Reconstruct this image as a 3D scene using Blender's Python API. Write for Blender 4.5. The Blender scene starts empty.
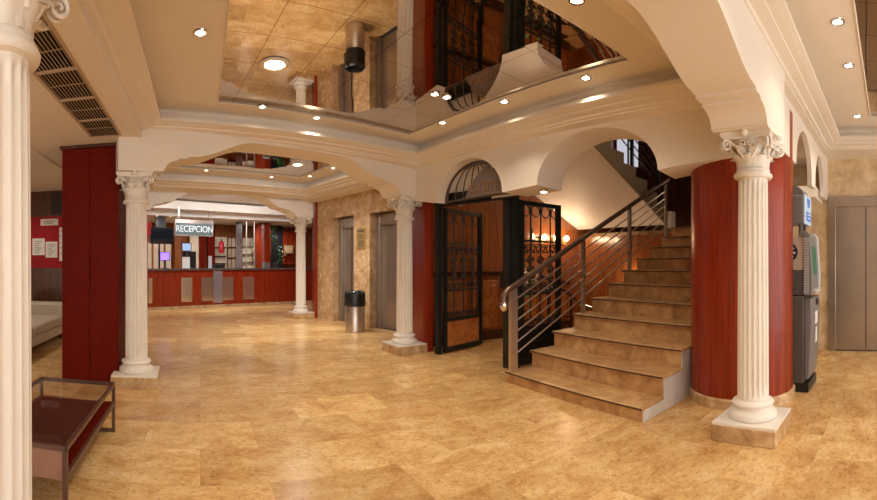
import bpy, bmesh, math, random
from mathutils import Vector, Matrix
random.seed(7)
S = 0.9                                  # survey units -> metres
sc = bpy.context.scene
col = sc.collection
PI = math.pi
cos, sin = math.cos, math.sin

# ------------------------------------------------------------------ materials
MATS = {}
def nmat(name):
    m = bpy.data.materials.new(name); m.use_nodes = True
    nt = m.node_tree
    b = nt.nodes['Principled BSDF']
    MATS[name] = m
    return m, nt, b
def node(nt, t, **kw):
    n = nt.nodes.new(t)
    for k, v in kw.items():
        if k in n.inputs.keys(): n.inputs[k].default_value = v
        else: setattr(n, k, v)
    return n
def ramp(nt, fac, stops):
    r = nt.nodes.new('ShaderNodeValToRGB')
    el = r.color_ramp.elements
    while len(el) < len(stops): el.new(0.5)
    for e, (p, c) in zip(el, stops):
        e.position = p; e.color = (*c, 1)
    nt.links.new(fac, r.inputs[0])
    return r
def coords(nt, scale=(1, 1, 1), rot=(0, 0, 0)):
    t = nt.nodes.new('ShaderNodeNewGeometry')
    mp = nt.nodes.new('ShaderNodeMapping')
    mp.inputs['Scale'].default_value = scale; mp.inputs['Rotation'].default_value = rot
    nt.links.new(t.outputs['Position'], mp.inputs['Vector'])
    return mp.outputs[0]
def plain(name, c, rough=.5, metal=0, bump=0, bscale=60, var=.06, coat=0, spec=.5, nscale=4):
    m, nt, b = nmat(name)
    v = coords(nt)
    n = node(nt, 'ShaderNodeTexNoise', Scale=nscale, Detail=4.0)
    nt.links.new(v, n.inputs['Vector'])
    lo = tuple(x * (1 - var) for x in c); hi = tuple(min(1, x * (1 + var)) for x in c)
    r = ramp(nt, n.outputs['Fac'], [(.3, lo), (.7, hi)])
    nt.links.new(r.outputs[0], b.inputs['Base Color'])
    b.inputs['Roughness'].default_value = rough; b.inputs['Metallic'].default_value = metal
    b.inputs['Coat Weight'].default_value = coat; b.inputs['Coat Roughness'].default_value = .08
    b.inputs['Specular IOR Level'].default_value = spec
    if bump:
        n2 = node(nt, 'ShaderNodeTexNoise', Scale=bscale, Detail=3.0)
        nt.links.new(v, n2.inputs['Vector'])
        bp = node(nt, 'ShaderNodeBump', Strength=bump, Distance=.01)
        nt.links.new(n2.outputs['Fac'], bp.inputs['Height']); nt.links.new(bp.outputs[0], b.inputs['Normal'])
    return m
def emit(name, c, s):
    m, nt, b = nmat(name)
    b.inputs['Base Color'].default_value = (*c, 1)
    b.inputs['Emission Color'].default_value = (*c, 1); b.inputs['Emission Strength'].default_value = s
    return m
def wood(name, dark, mid, light, scale=(9, 9, .7), rough=.22, coat=.5):
    m, nt, b = nmat(name)
    v = coords(nt, scale)
    n = node(nt, 'ShaderNodeTexNoise', Scale=2.2, Detail=7.0, Distortion=.7)
    nt.links.new(v, n.inputs['Vector'])
    r = ramp(nt, n.outputs['Fac'], [(.25, dark), (.5, mid), (.78, light)])
    nt.links.new(r.outputs[0], b.inputs['Base Color'])
    b.inputs['Roughness'].default_value = rough
    b.inputs['Coat Weight'].default_value = coat; b.inputs['Coat Roughness'].default_value = .1
    return m
def marble(name, cols, scale=1.0, rough=.25, tile=None, vein=(.18, .08, .03), veinamt=.5, joint=None, tvar=.16, off=.5):
    m, nt, b = nmat(name)
    v = coords(nt)
    big = node(nt, 'ShaderNodeTexNoise', Scale=1.7 * scale, Detail=8.0, Roughness=.65, Distortion=.6)
    nt.links.new(v, big.inputs['Vector'])
    r = ramp(nt, big.outputs['Fac'], [(.28, cols[0]), (.48, cols[1]), (.62, cols[2]), (.8, cols[3])])
    vs = coords(nt, (1, 1.6, 1.6), (.2, .3, .7))
    vn = node(nt, 'ShaderNodeTexNoise', Scale=5.5 * scale, Detail=9.0, Roughness=.7, Distortion=1.3)
    nt.links.new(vs, vn.inputs['Vector'])
    vr = ramp(nt, vn.outputs['Fac'], [(.32, (1, 1, 1)), (.42, (0, 0, 0))])
    mul = node(nt, 'ShaderNodeMath', operation='MULTIPLY'); mul.inputs[1].default_value = veinamt
    nt.links.new(vr.outputs[0], mul.inputs[0])
    mx = node(nt, 'ShaderNodeMix', data_type='RGBA')
    nt.links.new(mul.outputs[0], mx.inputs[0]); nt.links.new(r.outputs[0], mx.inputs[6]); mx.inputs[7].default_value = (*vein, 1)
    out = mx.outputs[2]
    if tile:
        br = node(nt, 'ShaderNodeTexBrick', offset=off, squash=1.0)
        br.inputs['Scale'].default_value = 1.0
        br.inputs['Brick Width'].default_value = tile[0]; br.inputs['Row Height'].default_value = tile[1]
        br.inputs['Mortar Size'].default_value = .0025; br.inputs['Mortar Smooth'].default_value = .2
        br.inputs['Color1'].default_value = (1 - tvar, 1 - tvar, 1 - tvar, 1); br.inputs['Color2'].default_value = (1 + tvar, 1 + tvar, 1 + tvar, 1)
        j = joint or .8
        br.inputs['Mortar'].default_value = (j, j, j, 1)
        vv = coords(nt, (1, 1, 1), tile[2] if len(tile) > 2 else (0, 0, 0))
        nt.links.new(vv, br.inputs['Vector'])
        m2 = node(nt, 'ShaderNodeMix', data_type='RGBA', blend_type='MULTIPLY'); m2.inputs[0].default_value = 1
        nt.links.new(out, m2.inputs[6]); nt.links.new(br.outputs['Color'], m2.inputs[7])
        out = m2.outputs[2]
    nt.links.new(out, b.inputs['Base Color'])
    rr = node(nt, 'ShaderNodeMapRange'); rr.inputs[3].default_value = rough * .8; rr.inputs[4].default_value = rough * 1.3
    nt.links.new(big.outputs['Fac'], rr.inputs[0]); nt.links.new(rr.outputs[0], b.inputs['Roughness'])
    return m

plaster = plain('cream_plaster', (.80, .735, .65), .62, bump=.03, bscale=25, var=.015)
white = plain('white_plaster', (.88, .86, .83), .5, bump=.03, var=.02)
colwhite = plain('column_white', (.80, .76, .70), .42, bump=.04, bscale=40, var=.03)
def floor_mat():
    m, nt, b = nmat('floor_marble')
    v = coords(nt)
    br = node(nt, 'ShaderNodeTexBrick', offset=.5, squash=1.0)
    br.inputs['Scale'].default_value = 1.0
    br.inputs['Brick Width'].default_value = .8; br.inputs['Row Height'].default_value = .5
    br.inputs['Mortar Size'].default_value = .002; br.inputs['Mortar Smooth'].default_value = .3
    br.inputs['Color1'].default_value = (.80, .74, .68, 1); br.inputs['Color2'].default_value = (1.1, 1.1, 1.12, 1); br.inputs['Mortar'].default_value = (.78, .74, .70, 1)
    nt.links.new(v, br.inputs['Vector'])
    # each slab takes the stone from another place and runs its veins another way
    ofs = node(nt, 'ShaderNodeVectorMath', operation='SCALE'); ofs.inputs['Scale'].default_value = 37.0
    nt.links.new(br.outputs['Color'], ofs.inputs[0])
    ad = node(nt, 'ShaderNodeVectorMath', operation='ADD'); nt.links.new(v, ad.inputs[0]); nt.links.new(ofs.outputs[0], ad.inputs[1])
    mp = nt.nodes.new('ShaderNodeMapping'); mp.inputs['Scale'].default_value = (1, 1.45, 1); mp.inputs['Rotation'].default_value = (0, 0, .5)
    nt.links.new(ad.outputs[0], mp.inputs['Vector'])
    big = node(nt, 'ShaderNodeTexNoise', Scale=3.2, Detail=12.0, Roughness=.74, Distortion=.5)
    nt.links.new(mp.outputs[0], big.inputs['Vector'])
    r = ramp(nt, big.outputs['Fac'], [(.28, (.42, .205, .07)), (.42, (.64, .385, .15)), (.54, (.75, .51, .225)), (.72, (.87, .69, .41))])
    fine = node(nt, 'ShaderNodeTexNoise', Scale=26.0, Detail=9.0, Roughness=.8, Distortion=1.0)
    nt.links.new(mp.outputs[0], fine.inputs['Vector'])
    fr = ramp(nt, fine.outputs['Fac'], [(.32, (.34, .23, .16)), (.42, (.80, .73, .66)), (.50, (1, 1, 1)), (.72, (1.08, 1.08, 1.08))])
    m1 = node(nt, 'ShaderNodeMix', data_type='RGBA', blend_type='MULTIPLY'); m1.inputs[0].default_value = 1.0
    nt.links.new(r.outputs[0], m1.inputs[6]); nt.links.new(fr.outputs[0], m1.inputs[7])
    m2 = node(nt, 'ShaderNodeMix', data_type='RGBA', blend_type='MULTIPLY'); m2.inputs[0].default_value = 1
    nt.links.new(m1.outputs[2], m2.inputs[6]); nt.links.new(br.outputs['Color'], m2.inputs[7])
    nt.links.new(m2.outputs[2], b.inputs['Base Color'])
    rr = node(nt, 'ShaderNodeMapRange'); rr.inputs[3].default_value = .16; rr.inputs[4].default_value = .34
    nt.links.new(fine.outputs['Fac'], rr.inputs[0]); nt.links.new(rr.outputs[0], b.inputs['Roughness'])
    b.inputs['Specular IOR Level'].default_value = .42
    return m
floor_m = floor_mat()
wallmarble = marble('wall_marble', [(.30, .17, .075), (.53, .35, .18), (.66, .48, .29), (.78, .64, .44)], 3.2, .25, vein=(.20, .08, .03), veinamt=.6)
wallmarble_b = marble('pale_wall_marble', [(.46, .31, .16), (.66, .50, .31), (.76, .62, .42), (.84, .72, .54)], 2.4, .2, vein=(.30, .17, .08), veinamt=.4)
stepmarble = marble('step_marble', [(.30, .15, .06), (.50, .28, .12), (.62, .39, .18), (.72, .50, .28)], 3.2, .3, vein=(.18, .08, .03), veinamt=.5)
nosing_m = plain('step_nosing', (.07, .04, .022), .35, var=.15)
string_m = plain('grey_stringer_marble', (.60, .56, .52), .4, var=.15, nscale=5)
redwood = wood('red_lacquer_wood', (.15, .014, .004), (.25, .026, .007), (.33, .045, .011), rough=.28, coat=.12)
MATS['red_lacquer_wood'].node_tree.nodes['Principled BSDF'].inputs['Specular IOR Level'].default_value = .32
redwood_d = wood('dark_red_lacquer', (.095, .005, .0015), (.125, .007, .002), (.155, .011, .003), scale=(14, 14, 14), rough=.5, coat=0)
MATS['dark_red_lacquer'].node_tree.nodes['Principled BSDF'].inputs['Specular IOR Level'].default_value = .06
panelwood = wood('panel_wood', (.17, .045, .013), (.27, .085, .024), (.36, .13, .04))
burl = wood('burl_wood', (.28, .08, .018), (.41, .135, .034), (.52, .2, .06), scale=(4, 4, 4))
darkwood = wood('dark_wood', (.03, .008, .004), (.055, .014, .006), (.085, .022, .009))
iron = plain('black_iron', (.012, .014, .013), .38, metal=.3, var=.3)
steel = plain('brushed_steel', (.66, .60, .54), .34, metal=1, var=.08, nscale=15)
elev_steel = plain('elevator_steel', (.43, .37, .32), .34, metal=.85, var=.07, nscale=3)
elev_dark = plain('dark_steel', (.13, .12, .115), .35, metal=.8)
chrome = plain('chrome', (.7, .68, .66), .12, metal=1, var=.02)
rail_wood = plain('bronze_handrail', (.13, .075, .05), .28, metal=.5, var=.15)
table_panel = plain('table_end_wood', (.30, .16, .11), .3, var=.15)
lounge_wood = wood('lounge_wood', (.05, .016, .008), (.085, .028, .012), (.12, .042, .018))
table_metal = plain('brown_table_metal', (.14, .075, .055), .35, metal=.4, var=.1)
bagblack = plain('black_plastic_bag', (.012, .012, .013), .25, bump=.6, bscale=30)
blackp = plain('black_plastic', (.015, .016, .018), .35)
darkvoid = plain('duct_black', (.006, .005, .005), .9)
grille_m = plain('grille_paint', (.50, .38, .26), .45, var=.05)
sofa_m = plain('cream_leather', (.60, .52, .43), .5, bump=.08, bscale=50, var=.05)
boardred = plain('red_felt', (.34, .006, .012), .8, var=.08)
paper = plain('paper', (.78, .75, .74), .7, var=.03)
ink = plain('grey_ink', (.25, .25, .28), .7)
atm_grey = plain('kiosk_grey', (.16, .155, .155), .4, var=.05)
atm_dark = plain('kiosk_dark_grey', (.085, .075, .072), .45, var=.05)
atm_beige = plain('kiosk_beige', (.46, .38, .31), .5, var=.03)
atm_light = plain('kiosk_light_grey', (.5, .52, .54), .4, var=.03)
navy = plain('navy_print', (.012, .012, .035), .5)
bluep = emit('blue_sign_panel', (.05, .16, .5), .35)
bluew = emit('sign_white', (.45, .58, .72), .22)
greens = emit('green_screen', (.012, .09, .05), .3)
brass = plain('brass_plate', (.52, .36, .13), .35, metal=.6, var=.1)
bronze = plain('bronze_letters', (.30, .17, .075), .4, metal=.4, var=.2)
fan_m = plain('fanlight_bars', (.10, .07, .055), .45, var=.15)
fan_panel = plain('fanlight_grey_panel', (.17, .13, .115), .35, var=.12, nscale=20)
lampglow = emit('lamp_glow', (1, .86, .66), 14)
sconceglow = emit('sconce_glow', (1, .78, .5), 14)
signplate = plain('sign_slate', (.13, .17, .18), .35)
signwhite = emit('sign_letter_white', (.70, .78, .80), .25)
red_gloss = plain('extinguisher_red', (.45, .01, .012), .3)
leaf_m = plain('leaf_green', (.05, .17, .025), .45, var=.5, nscale=30)
soil_pot = plain('dark_pot', (.02, .02, .02), .5)
purple = emit('violet_monitor_light', (.30, .18, 1), 1.5)
screen_b = emit('pale_blue_screen', (.35, .52, .85), .7)
daywin = emit('daylit_window', (.78, .80, .92), .65)
warmback = plain('back_panel_cream', (.66, .52, .36), .5, var=.12, nscale=5)
pinkgrey = plain('silver_panel', (.55, .50, .53), .2, metal=.7)
counter_top = plain('counter_top_stone', (.11, .08, .075), .15, var=.3)
tvglass = plain('tv_glass', (.01, .014, .022), .08, spec=.8)
picture_m = plain('sepia_print', (.52, .33, .16), .5, var=.4, nscale=20)
floorref = plain('panel_mirror', (.82, .66, .5), .16, metal=.85, var=.04)

def mirror_mat(name, tint, rough, size, rot, off=(0, 0, 0)):
    m, nt, b = nmat(name)
    v = coords(nt, (1, 1, 1), (0, 0, rot))
    br = node(nt, 'ShaderNodeTexBrick', offset=0.0, squash=1.0)
    br.inputs['Scale'].default_value = 1.0
    br.inputs['Brick Width'].default_value = size; br.inputs['Row Height'].default_value = size
    br.inputs['Mortar Size'].default_value = .0035; br.inputs['Mortar Smooth'].default_value = .1
    br.inputs['Color1'].default_value = (*[t * .96 for t in tint], 1); br.inputs['Color2'].default_value = (*tint, 1); br.inputs['Mortar'].default_value = (.30, .19, .12, 1)
    nt.links.new(v, br.inputs['Vector'])
    nt.links.new(br.outputs['Color'], b.inputs['Base Color'])
    b.inputs['Metallic'].default_value = 1; b.inputs['Roughness'].default_value = rough
    # every tile hangs at its own minute tilt
    vor = node(nt, 'ShaderNodeTexWhiteNoise', noise_dimensions='3D')
    sn = node(nt, 'ShaderNodeVectorMath', operation='SNAP'); sn.inputs[1].default_value = (size, size, 50)
    nt.links.new(v, sn.inputs[0]); nt.links.new(sn.outputs[0], vor.inputs['Vector'])
    sub = node(nt, 'ShaderNodeVectorMath', operation='SUBTRACT'); sub.inputs[1].default_value = (.5, .5, .5)
    nt.links.new(vor.outputs['Color'], sub.inputs[0])
    scl = node(nt, 'ShaderNodeVectorMath', operation='MULTIPLY'); scl.inputs[1].default_value = (.008, .008, 0)
    nt.links.new(sub.outputs[0], scl.inputs[0])
    g = nt.nodes.new('ShaderNodeNewGeometry')
    ad = node(nt, 'ShaderNodeVectorMath', operation='ADD'); nt.links.new(g.outputs['Normal'], ad.inputs[0]); nt.links.new(scl.outputs[0], ad.inputs[1])
    nz = node(nt, 'ShaderNodeVectorMath', operation='NORMALIZE'); nt.links.new(ad.outputs[0], nz.inputs[0])
    nt.links.new(nz.outputs[0], b.inputs['Normal'])
    return m
mirror = mirror_mat('mirror_tiles', (.64, .55, .47), .02, .42, math.radians(-7))

def glass_mat():
    m, nt, b = nmat('clear_glass')
    b.inputs['Base Color'].default_value = (.10, .07, .06, 1); b.inputs['Roughness'].default_value = .02
    b.inputs['Alpha'].default_value = .22; b.inputs['Specular IOR Level'].default_value = .7
    return m
glass = glass_mat()

# ------------------------------------------------------------------ mesh helpers
class MB:
    def __init__(s): s.v = []; s.f = []
    def add(s, vs, fs):
        o = len(s.v); s.v += [Vector(v) for v in vs]; s.f += [tuple(i + o for i in f) for f in fs]; return s
    def box(s, x0, x1, y0, y1, z0, z1):
        return s.add([(x0, y0, z0), (x1, y0, z0), (x1, y1, z0), (x0, y1, z0), (x0, y0, z1), (x1, y0, z1), (x1, y1, z1), (x0, y1, z1)],
                     [(0, 3, 2, 1), (4, 5, 6, 7), (0, 1, 5, 4), (1, 2, 6, 5), (2, 3, 7, 6), (3, 0, 4, 7)])
    def bar(s, p, q, w, h, up=(0, 0, 1)):
        p, q = Vector(p), Vector(q); d = (q - p).normalized(); up = Vector(up)
        if abs(d.dot(up)) > .99: up = Vector((0, 1, 0))
        a = d.cross(up).normalized() * w / 2; b = a.cross(d).normalized() * h / 2
        return s.add([p - a - b, p + a - b, p + a + b, p - a + b, q - a - b, q + a - b, q + a + b, q - a + b],
                     [(0, 1, 2, 3), (7, 6, 5, 4), (0, 4, 5, 1), (1, 5, 6, 2), (2, 6, 7, 3), (3, 7, 4, 0)])
    def tube(s, pts, r, n=8, cap=True, closed=False):
        pts = [Vector(p) for p in pts]; N = len(pts)
        rs = r if isinstance(r, (list, tuple)) else [r] * N
        ref = None; rings = []
        for i, p in enumerate(pts):
            a = pts[i - 1] if (i > 0 or closed) else p; b = pts[(i + 1) % N] if (i < N - 1 or closed) else p
            d = (b - a).normalized()
            if ref is None: ref = Vector((0, 0, 1)) if abs(d.z) < .9 else Vector((1, 0, 0))
            u = (ref - d * ref.dot(d)).normalized(); w = d.cross(u); ref = u
            rings.append([p + (u * cos(2 * PI * k / n) + w * sin(2 * PI * k / n)) * rs[i] for k in range(n)])
        o = []; f = []
        for rg in rings: o += rg
        M = N if closed else N - 1
        for i in range(M):
            for k in range(n):
                a = i * n + k; b = i * n + (k + 1) % n; i2 = ((i + 1) % N) * n
                f.append((a, b, i2 + (k + 1) % n, i2 + k))
        if cap and not closed: f += [tuple(reversed(range(n))), tuple(range((N - 1) * n, N * n))]
        return s.add(o, f)
    def lathe(s, prof, c=(0, 0, 0), n=32, a0=0, a1=2 * PI):
        full = abs(a1 - a0 - 2 * PI) < 1e-6; m = n if full else n + 1
        o = []; f = []
        for (r, z) in prof:
            for k in range(m):
                a = a0 + (a1 - a0) * k / n
                o.append((c[0] + r * cos(a), c[1] + r * sin(a), c[2] + z))
        for i in range(len(prof) - 1):
            for k in range(n):
                k2 = (k + 1) % m
                f.append((i * m + k, i * m + k2, (i + 1) * m + k2, (i + 1) * m + k))
        if full:
            if prof[0][0] > 1e-5: f.append(tuple(reversed(range(m))))
            if prof[-1][0] > 1e-5: f.append(tuple(range((len(prof) - 1) * m, len(prof) * m)))
        return s.add(o, f)
    def prism(s, poly, o, u, v, w):          # poly (a,b) -> o + a*u + b*v, extruded by w
        o, u, v, w = map(Vector, (o, u, v, w)); n = len(poly)
        A = [o + u * a + v * b for a, b in poly]
        f = [tuple(reversed(range(n))), tuple(range(n, 2 * n))] + [(i, (i + 1) % n, n + (i + 1) % n, n + i) for i in range(n)]
        return s.add(A + [p + w for p in A], f)
    def sphere(s, c, r, n=12, m=8, sz=1):
        return s.lathe([(max(1e-6, r * sin(PI * i / m)), -r * sz * cos(PI * i / m)) for i in range(m + 1)], c, n)
    def build(s, name, mat, parent=None, smooth=35, bevel=0):
        me = bpy.data.meshes.new(name)
        off = parent_loc(parent)
        me.from_pydata([(v - off) * S for v in s.v], [], s.f)
        bm = bmesh.new(); bm.from_mesh(me)
        bmesh.ops.recalc_face_normals(bm, faces=bm.faces)
        bm.to_mesh(me); bm.free()
        me.materials.append(mat)
        if smooth:
            me.polygons.foreach_set('use_smooth', [True] * len(me.polygons))
            me.set_sharp_from_angle(angle=math.radians(smooth))
        o = bpy.data.objects.new(name, me); col.objects.link(o)
        if parent is not None: o.parent = parent
        if bevel:
            md = o.modifiers.new('bevel', 'BEVEL'); md.width = bevel * S; md.segments = 2; md.limit_method = 'ANGLE'
        return o
BASE = {}
def parent_loc(p):
    if p is None: return Vector((0, 0, 0))
    return BASE.get(p.name, Vector((0, 0, 0)))
def box(x0, x1, y0, y1, z0, z1): return MB().box(x0, x1, y0, y1, z0, z1)
def tag(o, label, cat, group=None):
    o['label'] = label; o['category'] = cat; o['kind'] = 'thing'
    if group: o['group'] = group
    return o
def thing(name, label, cat, loc=(0, 0, 0), group=None):
    o = bpy.data.objects.new(name, None); o.empty_display_size = .1
    col.objects.link(o); o.location = Vector(loc) * S; BASE[o.name] = Vector(loc)
    return tag(o, label, cat, group)
def part(mb, name, mat, parent, label=None, **kw):
    o = mb.build(name, mat, parent, **kw)
    BASE[o.name] = parent_loc(parent)        # sub-parts are given in the same coordinates
    if label: o['label'] = label
    return o
def struct(mb, name, mat, parent=None, **kw):
    o = mb.build(name, mat, parent, **kw)
    if parent is None: o['kind'] = 'structure'
    return o
def copy_tree(o, parent=None):
    c = o.copy(); col.objects.link(c)
    if parent is not None: c.parent = parent
    for ch in list(o.children): copy_tree(ch, c)
    return c
def place(src, loc, rz, label, group=None, first=False):
    o = src if first else copy_tree(src)
    o.location = Vector(loc) * S; o.rotation_euler = (0, 0, rz); o['label'] = label
    if group: o['group'] = group
    return o
def text(body, name, mat, size, loc, xdir, parent, updir=(0, 0, 1), depth=.004, width=1.0):
    c = bpy.data.curves.new(name, 'FONT'); c.body = body; c.size = size * S; c.align_x = 'CENTER'; c.align_y = 'CENTER'; c.extrude = depth * S
    t = bpy.data.objects.new(name, c); col.objects.link(t)
    dg = bpy.context.evaluated_depsgraph_get()
    me = bpy.data.meshes.new_from_object(t.evaluated_get(dg)); me.name = name
    bpy.data.objects.remove(t)
    x = Vector(xdir).normalized(); u = Vector(updir).normalized(); z = x.cross(u)
    M = Matrix((x * width, u, z)).transposed().to_4x4(); M.translation = (Vector(loc) - parent_loc(parent)) * S
    me.transform(M); me.materials.clear(); me.materials.append(mat)
    o = bpy.data.objects.new(name, me); col.objects.link(o); o.parent = parent
    return o
def arc(cx, cz, rx, rz, a0, a1, n):
    return [(cx + rx * cos(a0 + (a1 - a0) * i / n), cz + rz * sin(a0 + (a1 - a0) * i / n)) for i in range(n + 1)]

# ------------------------------------------------------------------ plan (survey units, eye at 1.4 above origin)
R15 = math.radians(16)
XP = Vector((cos(R15), sin(R15), 0)); YP = Vector((-sin(R15), cos(R15), 0))
NL = (-.70, 1.39); RP = (3.47, 1.13); LP = (-.75, 5.12); MP = (3.15, 6.3); FP = (2.6, 11.2); BP = (-1.45, 9.86)
CAPZ = 2.45; TOP = 2.92; LIP = 3.02; CEIL = 3.16

# ------------------------------------------------------------------ floor
struct(box(-5.2, 9.2, -3.6, 19.5, -.12, 0), 'floor', floor_m, smooth=0)

# ------------------------------------------------------------------ ceilings with mirrored trays
def ring(outer, inner, z, name, mat, th=.06):
    mb = MB(); n = len(outer)
    vs = [(x, y, z) for x, y in outer] + [(x, y, z) for x, y in inner] + [(x, y, z + th) for x, y in outer] + [(x, y, z + th) for x, y in inner]
    fs = []
    for i in range(n):
        j = (i + 1) % n
        fs += [(i, j, n + j, n + i), (2 * n + i, 2 * n + j, 3 * n + j, 3 * n + i), (i, j, 2 * n + j, 2 * n + i), (n + i, n + j, 3 * n + j, 3 * n + i)]
    return struct(mb.add(vs, fs), name, mat, smooth=0)
def offset_poly(poly, d):        # ccw polygon, d>0 outward
    n = len(poly); out = []
    for i in range(n):
        p0, p1, p2 = (Vector(poly[i - 1]), Vector(poly[i]), Vector(poly[(i + 1) % n]))
        a = (p1 - p0).normalized(); b = (p2 - p1).normalized()
        na = Vector((a.y, -a.x)); nb = Vector((b.y, -b.x))
        m = (na + nb); m = m / (m.dot(na))
        out.append(tuple(p1 + m * d))
    return out
CORN = [(.9, .06), (.9, -.03), (.235, -.03), (.23, -.018), (.20, -.014), (.19, -.006), (.185, .004), (.15, .012), (.11, .018), (.10, .025), (.098, .035), (.06, .04), (.03, .055), (.0, .065), (0, .1)]
CORN = [(d, LIP - .1 + z) for d, z in CORN]
def tray(lip, mir, tn, dz=0, dmax=.47):
    """cornice, cove, plaster border and mirrored field of one coffer"""
    n = len(lip); mb = MB()
    prof = [(min(d, dmax) if d > .4 else d, z + dz) for d, z in CORN + [(.02, LIP), (.12, LIP + .005), (.16, LIP + .03), (.165, CEIL - .05), (.15, CEIL - .015), (.12, CEIL)]]
    CEIL_ = CEIL + dz
    rings = [[(x, y, z) for x, y in offset_poly(lip, d)] for d, z in prof]
    vs = [p for r in rings for p in r]; fs = []
    for i in range(len(rings) - 1):
        for k in range(n):
            fs.append((i * n + k, i * n + (k + 1) % n, (i + 1) * n + (k + 1) % n, (i + 1) * n + k))
    struct(mb.add(vs, fs), 'trim_%d' % tn, plaster, smooth=30)
    ring(offset_poly(lip, .13), mir, CEIL_, 'ceiling_border_%d' % tn, plaster)
    m = MB(); k = len(mir)
    m.add([(x, y, CEIL_ + .004) for x, y in mir] + [(x, y, CEIL_ + .03) for x, y in mir], [tuple(range(k)), tuple(range(k, 2 * k))] + [(i, (i + 1) % k, k + (i + 1) % k, k + i) for i in range(k)])
    struct(m, 'ceiling_mirror_%d' % tn, mirror, smooth=0)
    struct(MB().tube([(x, y, CEIL_ - .004) for x, y in mir], .010, 6, closed=True), 'trim_%d' % (tn + 20), plaster)
lip1 = [(-.43, 1.62), (3.43, 1.62), (3.0, 5.6), (-.43, 4.84)]
mir1 = [(.19, 2.12), (3.13, 2.12), (2.72, 5.32), (.19, 4.76)]
tray(lip1, mir1, 1)
lip2 = [(-.95, 5.85), (3.2, 7.0), (2.38, 10.03), (-1.75, 8.75)]
mir2 = [(-.55, 6.5), (2.7, 7.4), (2.15, 9.45), (-1.2, 8.45)]
tray(lip2, mir2, 2, .15, .75)
lip3 = [(-.6, -2.3), (6.15, -2.3), (6.15, .72), (-.6, .72)]
mir3 = [(-.1, -1.75), (5.75, -1.75), (5.75, .28), (-.1, .28)]
tray(lip3, mir3, 3, .18)

# soffits around the corridor coffer
o3 = offset_poly(lip3, .2)
struct(MB().box(6.5, 7.1, -3.6, 1.06, 3.1, 3.3), 'ceiling_corridor', plaster, smooth=0)
struct(MB().box(-5.2, -.8, -3.6, 1.1, 2.9, 3.0).box(-.8, 6.2, -3.6, -2.5, 2.93, 3.05), 'ceiling_entrance', plaster, smooth=0)
struct(MB().box(-5.2, -2.0, 1.1, 8.5, 2.88, 2.98), 'ceiling_lounge', plaster, smooth=0)
# slab above everything keeps the coffers dark from outside
struct(MB().box(-5.3, 4.2, -3.7, 19.6, 3.42, 3.5).box(-5.3,-.9,-3.7,8.6,3.2,3.25).box(4.2, 9.3, -3.7, 2.0, 3.42, 3.5).box(4.2, 9.3, 6.6, 19.6, 3.42, 3.5), 'ceiling_slab', plaster, smooth=0)

# ------------------------------------------------------------------ arched beams
def arch_half(w):
    """lower outline of half a span, from column edge u=0 to the crown"""
    p = [(0, CAPZ), (.0, CAPZ + .012)]
    p += [(.02 + .17 * (1 - cos(a)), CAPZ + .012 + .125 * sin(a)) for a in [PI / 2 * i / 6 for i in range(7)]]
    p += [(.19, CAPZ + .16), (.30, CAPZ + .162), (.30, CAPZ + .185)]
    n = 14
    for i in range(n + 1):
        t = i / n; p.append((.36 + .78 * t, CAPZ + .19 + (.228 + w) * (t * t * (3 - 2 * t)) + .0 * t))
    return p
def arch_beam(P, Q, dz, th, top, name, mat, skip=.27, ext=0.0, rise=0.0):
    P, Q = Vector((*P, 0)), Vector((*Q, 0)); L = (Q - P).length; d = (Q - P) / L; nrm = Vector((-d.y, d.x, 0))
    h = arch_half(rise)
    left = [(skip + u, z + dz) for u, z in h]; right = [(L - skip - u, z + dz) for u, z in reversed(h)]
    poly = [(-ext, CAPZ + dz)] + left + right + [(L + ext, CAPZ + dz), (L + ext, top), (-ext, top)]
    return struct(MB().prism(poly, P - nrm * th / 2, d, (0, 0, 1), nrm * th), name, mat, smooth=32)
arch_beam(LP, MP, 0, .46, 3.25, 'trim_4', plaster, ext=.24)
arch_beam(BP, FP, .15, .46, LIP + .25, 'trim_5', white, ext=.24, rise=.08)
arch_beam((NL[0], 1.16), (RP[0] + .02, 1.16), 0, .46, 3.2, 'trim_6', plaster, ext=.26)
# left beam with the air grilles
struct(MB().box(-.86, -.66, 1.35, 5.1, 2.82, LIP).box(-2.0, -1.22, 1.35, 5.3, 2.82, LIP).box(-1.22, -.86, 1.35, 1.9, 2.82, LIP).box(-1.22, -.86, 4.79, 5.3, 2.82, LIP), 'trim_7', plaster, smooth=0)
struct(MB().box(-2.08, -2.0, 1.35, 8.4, 2.80, 2.9).box(-2.13, -2.08, 1.35, 8.4, 2.84, 2.9), 'trim_8', plaster, smooth=0)
struct(MB().box(-2.0, -.9, 5.3, 8.4, 2.82, LIP), 'trim_9', plaster, smooth=0)
# bay two side beams
def wallseg(p, q, z0, z1, th, name, mat, side=1):
    p, q = Vector((*p, 0)), Vector((*q, 0)); d = (q - p).normalized(); nrm = Vector((-d.y, d.x, 0)) * side
    vs = [p, q, q + nrm * th, p + nrm * th]
    mb = MB().add([(v.x, v.y, z0) for v in vs] + [(v.x, v.y, z1) for v in vs], [(0, 1, 2, 3), (4, 5, 6, 7), (0, 1, 5, 4), (1, 2, 6, 5), (2, 3, 7, 6), (3, 0, 4, 7)])
    return struct(mb, name, mat, smooth=0)
wallseg((-1.15, 5.6), (-1.9, 8.7), 2.7, LIP + .12, .3, 'trim_10', plaster)
EA = Vector((3.03, 10.89)); ED = Vector((cos(-PI / 2 + .2618), sin(-PI / 2 + .2618)))   # elevator wall line, far to near
def epos(s, d=0): return EA + ED * s + Vector((-ED.y, ED.x)) * d      # d>0 behind the wall
wallseg(tuple(epos(-.2, -.45)), tuple(epos(4.4, -.45)), 3.0, LIP + .2, .5, 'trim_11', plaster)

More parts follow.
